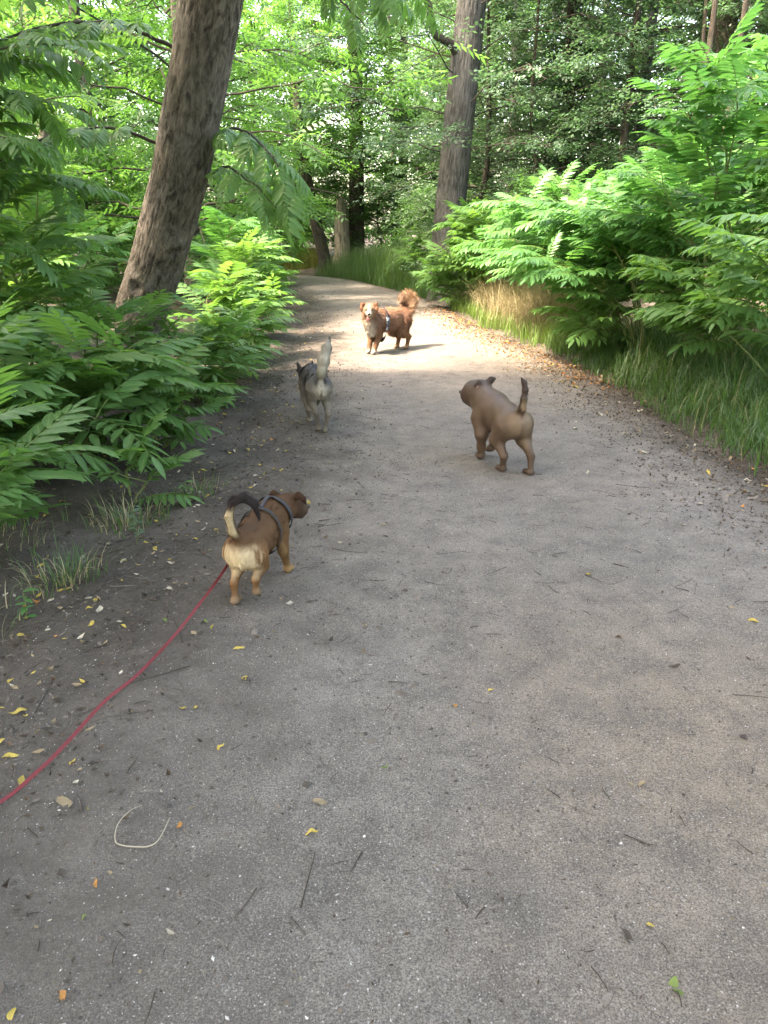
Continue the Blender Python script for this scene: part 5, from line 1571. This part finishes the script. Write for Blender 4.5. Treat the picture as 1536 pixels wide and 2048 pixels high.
s.cap((-0.04, 0.45, 0.318), (-0.05, 0.53, 0.290), 0.036, 0.022, (0.12, 0.11, 0.10), 0.006, k=0.02, flow=(0, -1, 0))
s.chain([(-0.075, 0.375, 0.375), (-0.098, 0.362, 0.452)], [0.027, 0.005], BK, 0.004, 0.010, (1, 0.7, 1))
s.chain([(0.012, 0.375, 0.380), (0.030, 0.362, 0.456)], [0.027, 0.005], BK, 0.004, 0.010, (1, 0.7, 1))
for sx, knee, hock, foot in ((-1, (-0.056, -0.125, 0.225), (-0.036, -0.235, 0.155), (-0.012, -0.185, 0.036)), (1, (0.060, -0.145, 0.220), (0.050, -0.270, 0.145), (0.026, -0.255, 0.036))):
    s.chain([(sx * 0.044, -0.185, 0.340), knee], [0.066, 0.036], [(0.12, 0.106, 0.085)], 0.020, 0.03, (0.92, 1, 1))
    s.chain([knee, hock, foot], [0.036, 0.0185, 0.0155], [(0.15, 0.132, 0.104), (0.115, 0.10, 0.08)], [0.014, 0.006], 0.02)
    s.cap((foot[0], foot[1], foot[2] - 0.014), (foot[0], foot[1] + 0.042, foot[2] - 0.020), 0.020, 0.016, (0.19, 0.165, 0.125), 0.003, (1.1, 1, 0.9), 0.012)
s.chain([(-0.062, 0.20, 0.300), (-0.066, 0.175, 0.195), (-0.050, 0.10, 0.105), (-0.040, 0.125, 0.030)], [0.055, 0.032, 0.022, 0.018], (0.14, 0.122, 0.095), [0.012, 0.006, 0.004], 0.025)
s.cap((-0.040, 0.130, 0.020), (-0.040, 0.165, 0.016), 0.020, 0.016, CM, 0.003, (1.1, 1, 0.9), 0.012)
s.chain([(0.062, 0.20, 0.300), (0.064, 0.24, 0.190), (0.045, 0.31, 0.120), (0.035, 0.37, 0.105)], [0.055, 0.032, 0.022, 0.018], (0.14, 0.122, 0.095), [0.012, 0.006, 0.004], 0.025)
s.cap((0.035, 0.375, 0.098), (0.035, 0.405, 0.085), 0.020, 0.016, CM, 0.003, (1.1, 1, 0.9), 0.012)
s.chain([(0.0, -0.235, 0.405), (0.008, -0.262, 0.455), (0.026, -0.255, 0.545), (0.056, -0.235, 0.635), (0.084, -0.215, 0.705)], [0.026, 0.034, 0.040, 0.032, 0.006], [(0.24, 0.215, 0.165), (0.32, 0.295, 0.235), (0.34, 0.315, 0.265), (0.15, 0.14, 0.12)], 0.030, 0.02)
def paint(V, N, C):
    w = smoothstep(0.355, 0.40, V[:, 2]) * (V[:, 2] < 0.47) * smoothstep(0.3, -0.25, V[:, 1])
    C = mixc(C, 0.7 * w * (V[:, 1] > -0.27), (0.075, 0.077, 0.083))
    dd = np.abs(np.abs(V[:, 0]) - 0.036) / 0.014
    w = np.exp(-dd ** 2) * np.exp(-((V[:, 2] - 0.395) / 0.026) ** 2) * smoothstep(-0.2, -0.24, V[:, 1])
    C = mixc(C, 0.9 * np.clip(w, 0, 1), (0.030, 0.026, 0.024))
    w = np.exp(-(V[:, 0] / 0.007) ** 2) * smoothstep(0.345, 0.32, V[:, 2]) * smoothstep(0.24, 0.27, V[:, 2]) * smoothstep(-0.2, -0.24, V[:, 1])
    C = mixc(C, 0.8 * w, (0.06, 0.045, 0.035))
    w = np.exp(-((V[:, 0]) / 0.010) ** 2 - ((V[:, 2] - 0.377) / 0.010) ** 2) * smoothstep(-0.2, -0.24, V[:, 1])
    C = mixc(C, 0.5 * w, (0.12, 0.055, 0.05))
    w = smoothstep(0.66, 0.69, V[:, 2]) * smoothstep(0.066, 0.084, V[:, 0])
    C = mixc(C, 0.85 * w, BK)
    w = smoothstep(-0.02, -0.05, V[:, 0]) * (V[:, 2] > 0.2) * smoothstep(-0.10, 0.02, V[:, 1])
    return mixc(C, 0.45 * w, (0.06, 0.055, 0.05))
s.body(t, paint=paint)
s.hair(t, 26000, 2, 0.0022, 0.22, clump=0.3, jitter=0.15, dark=0.88)
ball('nose', (-0.052, 0.553, 0.290), 0.013, 'wet', t)

# ---- the stocky brown dog
t = thing('dog', 'stocky smooth brown dog with a raised tail walking away, its head turned left', 'dog', (0.780, 4.930, float(surf_z(0.780, 4.930)[0])), None, R(18))
t.scale = (0.99, 1.04, 1.04)
BB, BT, BD = (0.074, 0.046, 0.030), (0.165, 0.112, 0.070), (0.028, 0.016, 0.011)
s = Skin(0.006)
s.cap((0, 0.17, 0.305), (0, -0.02, 0.305), 0.114, 0.104, BB, 0.006, (1.0, 1, 1.02), 0.05)
s.cap((0, 0.0, 0.310), (0, -0.16, 0.322), 0.094, 0.076, BB, 0.006, (0.96, 1, 1.0), 0.05)
s.cap((0, -0.14, 0.300), (0, -0.205, 0.305), 0.064, 0.046, (0.088, 0.056, 0.036), 0.006, (1.05, 1, 1.25), 0.05, flow=(0, -0.3, -1))
s.cap((-0.015, 0.30, 0.375), (0, 0.15, 0.335), 0.098, 0.114, BB, 0.006, (0.96, 1, 1), 0.05)
s.cap((-0.020, 0.335, 0.408), (-0.040, 0.365, 0.404), 0.088, 0.084, (0.054, 0.032, 0.022), 0.004, (1, 1, 0.95), 0.03)
s.cap((-0.064, 0.378, 0.392), (-0.080, 0.398, 0.382), 0.056, 0.047, (0.055, 0.031, 0.021), 0.003, (1, 1, 0.9), 0.022)
s.cap((-0.060, 0.374, 0.362), (-0.078, 0.392, 0.348), 0.045, 0.036, (0.042, 0.025, 0.018), 0.003, (1, 1, 0.85), 0.02)
s.cap((-0.072, 0.345, 0.360), (-0.040, 0.335, 0.355), 0.040, 0.050, (0.065, 0.04, 0.028), 0.003, k=0.03)
s.chain([(0.028, 0.322, 0.460), (0.056, 0.312, 0.486), (0.084, 0.312, 0.494)], [0.024, 0.021, 0.010], BD, 0.003, 0.014, (1, 0.65, 1))
s.chain([(-0.048, 0.296, 0.470), (-0.052, 0.276, 0.478), (-0.080, 0.276, 0.466)], [0.022, 0.020, 0.010], BD, 0.003, 0.006, (1, 0.7, 1))
for sx, knee, hock, foot in ((-1, (-0.080, -0.075, 0.195), (-0.066, -0.160, 0.108), (-0.060, -0.140, 0.026)), (1, (0.086, -0.130, 0.195), (0.080, -0.245, 0.122), (0.074, -0.262, 0.032))):
    s.chain([(sx * 0.056, -0.150, 0.300), knee], [0.076, 0.050], [(0.088, 0.056, 0.036)], 0.005, 0.045)
    s.chain([knee, hock, foot], [0.045, 0.0225, 0.0180], [(0.088, 0.056, 0.036), (0.066, 0.041, 0.027)], 0.004, 0.025)
    s.cap((foot[0], foot[1], max(0.022, foot[2] - 0.012)), (foot[0] - 0.006, foot[1] + 0.045, max(0.018, foot[2] - 0.020)), 0.026, 0.021, (0.068, 0.044, 0.031), 0.003, (1.1, 1, 0.85), 0.012)
s.chain([(-0.080, 0.165, 0.270), (-0.092, 0.120, 0.180), (-0.076, 0.150, 0.085), (-0.070, 0.155, 0.040)], [0.070, 0.041, 0.026, 0.021], (0.088, 0.054, 0.034), 0.004, 0.03)
s.cap((-0.070, 0.160, 0.026), (-0.068, 0.200, 0.022), 0.029, 0.023, (0.085, 0.056, 0.042), 0.003, (1.1, 1, 0.85), 0.012)
s.chain([(0.076, 0.175, 0.270), (0.074, 0.215, 0.180), (0.046, 0.190, 0.105), (0.035, 0.215, 0.062)], [0.064, 0.037, 0.026, 0.022], (0.080, 0.049, 0.031), 0.004, 0.03)
s.cap((0.032, 0.218, 0.050), (0.028, 0.248, 0.036), 0.028, 0.022, (0.08, 0.05, 0.035), 0.003, (1.1, 1, 0.85), 0.012)
s.chain([(0, -0.205, 0.378), (0.000, -0.238, 0.420), (0.002, -0.246, 0.475), (0.012, -0.240, 0.530), (0.006, -0.232, 0.570), (-0.014, -0.228, 0.600)], [0.030, 0.023, 0.019, 0.017, 0.014, 0.006], [BB, BD, BD, BD, BD], 0.004, 0.02)
def paint(V, N, C):
    w = smoothstep(0.0, -0.7, N[:, 1]) * smoothstep(-0.14, -0.22, V[:, 1]) * smoothstep(0.13, 0.18, V[:, 2]) * smoothstep(0.40, 0.36, V[:, 2]) * smoothstep(0.10, 0.05, np.abs(V[:, 0]))
    C = mixc(C, 0.85 * w, BT)
    w = smoothstep(-0.1, -0.7, N[:, 1]) * smoothstep(0.39, 0.42, V[:, 2]) * smoothstep(0.50, 0.44, V[:, 2]) * (V[:, 1] < -0.2) * (np.abs(V[:, 0]) < 0.017)
    C = mixc(C, 0.9 * w, (0.17, 0.115, 0.065))
    w = np.exp(-((V[:, 0]) / 0.012) ** 2 - ((V[:, 2] - 0.368) / 0.013) ** 2) * (V[:, 1] < -0.18)
    C = mixc(C, 0.85 * w, (0.09, 0.035, 0.028))
    w = np.exp(-(V[:, 0] / 0.006) ** 2) * smoothstep(0.34, 0.32, V[:, 2]) * smoothstep(0.22, 0.25, V[:, 2]) * (V[:, 1] < -0.17)
    C = mixc(C, 0.6 * w, (0.06, 0.035, 0.025))
    w = smoothstep(0.22, 0.19, V[:, 2]) * (V[:, 1] > 0.05) * (V[:, 2] > 0.06)
    C = mixc(C, 0.4 * w, (0.10, 0.06, 0.037))
    w = np.exp(-((V - np.array([-0.10, 0.115, 0.19])) ** 2).sum(1) / 0.018 ** 2)
    return mixc(C, 0.7 * w, (0.05, 0.03, 0.02))
o = s.body(t, paint=paint)
o.data.materials[0] = M['sleek']
s.hair(t, 9000, 3, 0.0013, 0.06, clump=0.05, jitter=0.05, dark=0.92)
ball('inner_ear', (-0.060, 0.266, 0.452), 0.017, 'ear', t, (1.1, 0.4, 0.75), (0.1, -1, -0.1))
ball('nose', (-0.118, 0.420, 0.396), 0.012, 'wet', t)
ball('eye', (-0.088, 0.334, 0.420), 0.009, 'wet', t)

# ---- the red brown dog that faces us
t = thing('dog', 'fluffy red brown dog with a white chest facing us, panting, bushy tail raised', 'dog', (0.040, 9.900, float(surf_z(0.04, 9.9)[0])), None, R(138))
RB, RD, WH, TA = (0.195, 0.115, 0.080), (0.120, 0.068, 0.050), (0.40, 0.36, 0.30), (0.40, 0.265, 0.175)
s = Skin(0.007)
s.cap((0, 0.22, 0.385), (0, -0.05, 0.385), 0.124, 0.118, RB, 0.040, (0.98, 1, 1.10), 0.05)
s.cap((0, 0.0, 0.385), (0, -0.25, 0.395), 0.116, 0.108, (0.17, 0.095, 0.062), 0.045, (1.0, 1, 1.05), 0.05)
s.cap((0, -0.24, 0.36), (0, -0.31, 0.35), 0.095, 0.070, (0.17, 0.095, 0.060), 0.070, (1.05, 1, 1.15), 0.05, flow=(0, -0.5, -1))
s.cap((-0.02, 0.34, 0.445), (0, 0.24, 0.400), 0.085, 0.118, (0.15, 0.085, 0.055), 0.060, (1.05, 1, 1.1), 0.06, flow=(0, -0.35, -1))
s.cap((-0.025, 0.345, 0.39), (-0.01, 0.31, 0.30), 0.075, 0.070, WH, 0.055, (0.9, 1, 1), 0.04, flow=(0, 0.15, -1))
HD = np.array([-0.067, 0.40, 0.545]); hv = nrm(np.array([-0.66, 0.75, -0.10])); hs = nrm(np.cross(hv, [0, 0, 1.0])); hu = np.cross(hs, hv)
def H(f, sd_, u): return tuple(HD + hv * f + hs * sd_ + hu * u)
s.cap(H(-0.02, 0, 0.0), H(0.025, 0, -0.003), 0.074, 0.066, RB, 0.022, k=0.03, flow=tuple(-hv + np.array([0, 0, -0.6])))
s.cap(H(0.01, -0.036, -0.030), H(0.02, 0.036, -0.030), 0.046, 0.046, (0.20, 0.11, 0.062), 0.030, k=0.03, flow=tuple(-hv * 0.6 + np.array([0, 0, -1])))
s.cap(H(0.065, 0, -0.028), H(0.118, 0, -0.036), 0.036, 0.027, WH, 0.006, k=0.022, flow=tuple(-hv))
s.cap(H(0.050, 0, -0.078), H(0.092, 0, -0.086), 0.027, 0.018, (0.40, 0.28, 0.18), 0.006, k=0.012, flow=tuple(-hv))
for sx in (-1, 1):
    s.chain([H(-0.012, sx * 0.056, 0.052), H(0.000, sx * 0.082, 0.060), H(0.022, sx * 0.094, 0.016), H(0.026, sx * 0.092, -0.022)], [0.020, 0.021, 0.018, 0.008], (0.15, 0.072, 0.042), 0.020, 0.014)
for sx, foot in ((-1, (-0.052, 0.300, 0.03)), (1, (0.050, 0.285, 0.03))):
    s.chain([(sx * 0.070, 0.24, 0.345), (sx * 0.064, 0.225, 0.225), foot], [0.074, 0.042, 0.025], [(0.14, 0.075, 0.045), (0.165, 0.088, 0.05)], [0.040, 0.022], 0.03)
    s.cap((foot[0], foot[1] + 0.002, 0.024), (foot[0] - 0.012, foot[1] + 0.040, 0.020), 0.028, 0.023, WH, 0.006, (1.1, 1, 0.9), 0.015)
for sx, knee, hock, foot in ((-1, (-0.075, -0.215, 0.225), (-0.066, -0.345, 0.150), (-0.064, -0.310, 0.03)), (1, (0.078, -0.190, 0.225), (0.066, -0.310, 0.150), (0.064, -0.270, 0.03))):
    s.chain([(sx * 0.062, -0.26, 0.360), knee], [0.096, 0.060], [(0.14, 0.072, 0.044)], 0.055, 0.04)
    s.chain([knee, hock, foot], [0.060, 0.030, 0.023], [(0.20, 0.11, 0.062), (0.15, 0.08, 0.046)], [0.030, 0.014], 0.025)
    s.cap((foot[0], foot[1] + 0.002, 0.023), (foot[0] - 0.006, foot[1] + 0.045, 0.019), 0.026, 0.021, (0.36, 0.22, 0.13), 0.006, (1.1, 1, 0.9), 0.015)
s.cap((0.0, -0.290, 0.425), (0.005, -0.370, 0.470), 0.060, 0.062, (0.30, 0.165, 0.09), 0.085, k=0.05, flow=(0.1, -1, -0.1))
s.cap((0.005, -0.370, 0.470), (0.010, -0.425, 0.545), 0.060, 0.062, TA, 0.115, k=0.04, flow=(-0.25, -1, 0.5))
s.cap((0.010, -0.425, 0.545), (0.012, -0.400, 0.605), 0.060, 0.054, (0.40, 0.24, 0.14), 0.125, k=0.04, flow=(-0.2, -0.4, 1))
s.cap((0.012, -0.400, 0.605), (0.018, -0.335, 0.615), 0.052, 0.042, (0.44, 0.29, 0.18), 0.085, k=0.03, flow=(0.1, 0.3, 1))
s.cap((0.018, -0.335, 0.615), (0.022, -0.285, 0.580), 0.040, 0.022, WH, 0.035, k=0.02, flow=(0, 0.6, -0.4))
def paint(V, N, C):
    L = (V - HD) @ np.stack([hv, hs, hu], 1)
    w = np.exp(-(L[:, 1] / 0.011) ** 2) * smoothstep(0.0, 0.05, L[:, 0]) * (np.linalg.norm(L, axis=1) < 0.12) * smoothstep(-0.03, 0.0, L[:, 2])
    C = mixc(C, 0.85 * w, WH)
    for sx in (-1, 1):
        w = np.exp(-((L - np.array([0.072, sx * 0.034, 0.012])) ** 2).sum(1) / 0.016 ** 2)
        C = mixc(C, 0.9 * w, (0.030, 0.014, 0.010))
        w = np.exp(-((L - np.array([0.072, sx * 0.030, 0.034])) ** 2).sum(1) / 0.012 ** 2)
        C = mixc(C, 0.7 * w, (0.32, 0.19, 0.10))
        w = np.exp(-((L - np.array([0.055, sx * 0.052, -0.045])) ** 2).sum(1) / 0.022 ** 2)
        C = mixc(C, 0.5 * w, (0.10, 0.05, 0.032))
    patch = fbm(V * 5.5 + 3.0, 3)
    body = (V[:, 2] > 0.25) * (V[:, 1] > -0.33) * (V[:, 1] < 0.2)
    C = mixc(C, 0.6 * smoothstep(0.05, 0.4, patch) * body, RD)
    C = mixc(C, 0.35 * smoothstep(0.1, 0.45, -patch) * body, (0.27, 0.18, 0.13))
    w = smoothstep(0.43, 0.50, V[:, 2]) * (V[:, 1] < 0.2) * (V[:, 1] > -0.34)
    C = mixc(C, 0.5 * w, (0.21, 0.095, 0.05))
    return C
s.body(t, paint=paint)
s.hair(t, 30000, 4, 0.0022, 0.34, clump=0.7, jitter=0.22, droop=0.18, dark=0.6)
s.strap(t, 'harness_strap', (0, 0.155, 0.39), (0, 1, 0.05), 'webbing', 0.032, 0.034)
s.strap(t, 'harness_pad', (0, 0.175, 0.39), (0, 1, 0.05), 'print', 0.070, 0.040, a0=70, a1=125)
s.strap(t, 'harness_pad', (0, 0.175, 0.39), (0, 1, 0.05), 'print', 0.070, 0.040, a0=-125, a1=-70)
ball('nose', H(0.146, 0, -0.026), 0.0175, 'wet', t, (1.15, 0.8, 0.9), tuple(hv))
for sx in (-1, 1): ball('eye', H(0.078, sx * 0.033, 0.012), 0.0105, 'wet', t)
ball('mouth', H(0.085, 0, -0.066), 0.026, 'mouth', t, (0.95, 1.3, 0.62), tuple(hv))
ball('tongue', H(0.108, 0.014, -0.092), 0.018, 'tongue', t, (0.9, 0.45, 1.65), tuple(nrm(hv + np.array([0, 0, -0.15]))))

# ---- the red leash
dx, dy = math.sin(R(11)), math.cos(R(11))
def terr(x, y, z):
    c, s_ = math.cos(R(-11)), math.sin(R(-11))
    return (-0.548 + x * c - y * s_, 3.100 + x * s_ + y * c, z)
LE = [terr(-0.050, 0.055, 0.300), terr(-0.080, 0.035, 0.255), terr(-0.092, -0.02, 0.195), (-0.670, 3.03, 0.138), (-0.702, 2.93, 0.102), (-0.745, 2.79, 0.068), (-0.790, 2.62, 0.040), (-0.835, 2.47, 0.022), (-0.872, 2.33, 0.018),
      (-0.925, 2.17, 0.024), (-0.965, 1.98, 0.020), (-1.000, 1.84, 0.018), (-1.060, 1.67, 0.030), (-1.130, 1.45, 0.16), (-1.10, 0.95, 0.52), (-0.72, 0.42, 0.86)]
n = 160
P = smooth_path(LE, n)
T = nrm(np.gradient(P, axis=0))
u = np.linspace(0, 1, n)
roll = np.interp(u, [0, 0.2, 0.30, 0.38, 0.46, 0.55, 0.65, 0.8, 1.0], np.radians([10, 50, 62, 30, 70, 25, 50, 15, 40]))
S = nrm(np.cross(T, [0, 0, 1.0])); Nn = np.cross(S, T)
S2 = S * np.cos(roll)[:, None] + Nn * np.sin(roll)[:, None]; N2 = np.cross(S2, T)
w, th = 0.0058, 0.0010
V = np.stack([P - S2 * w - N2 * th, P + S2 * w - N2 * th, P + S2 * w + N2 * th, P - S2 * w + N2 * th], 1).reshape(-1, 3)
gz = surf_z(V[:, 0], V[:, 1]) + 0.002
V[:, 2] = np.maximum(V[:, 2], gz)
i, j = np.meshgrid(np.arange(n - 1), np.arange(4), indexing='ij'); j2 = (j + 1) % 4
mb = MB(); mb.add(V, np.stack([i * 4 + j, i * 4 + j2, (i + 1) * 4 + j2, (i + 1) * 4 + j], -1).reshape(-1, 4), uv=np.stack([np.tile([0, 1, 1, 0], n), np.repeat(u * 120, 4)], 1))
k = NT('red_webbing')
uv = k.n('ShaderNodeUVMap').outputs[0]
wv = k.noise(3.0, 2, 0.5, k.n('ShaderNodeMapping', {0: uv, 'Scale': (8, 3, 1)}).outputs[0])
M['red'] = k.done(k.bsdf(k.mix(wv, (0.12, 0.016, 0.020), (0.19, 0.032, 0.036)), 0.65, k.bump(wv, 0.3, 0.002), 0.25))
tag(link('leash', mb.mesh('leash', M['red'], smooth=False, uv=True)), 'red webbing leash running from the curly tailed dog to the lower left', 'leash')
bpy.context.view_layer.update()
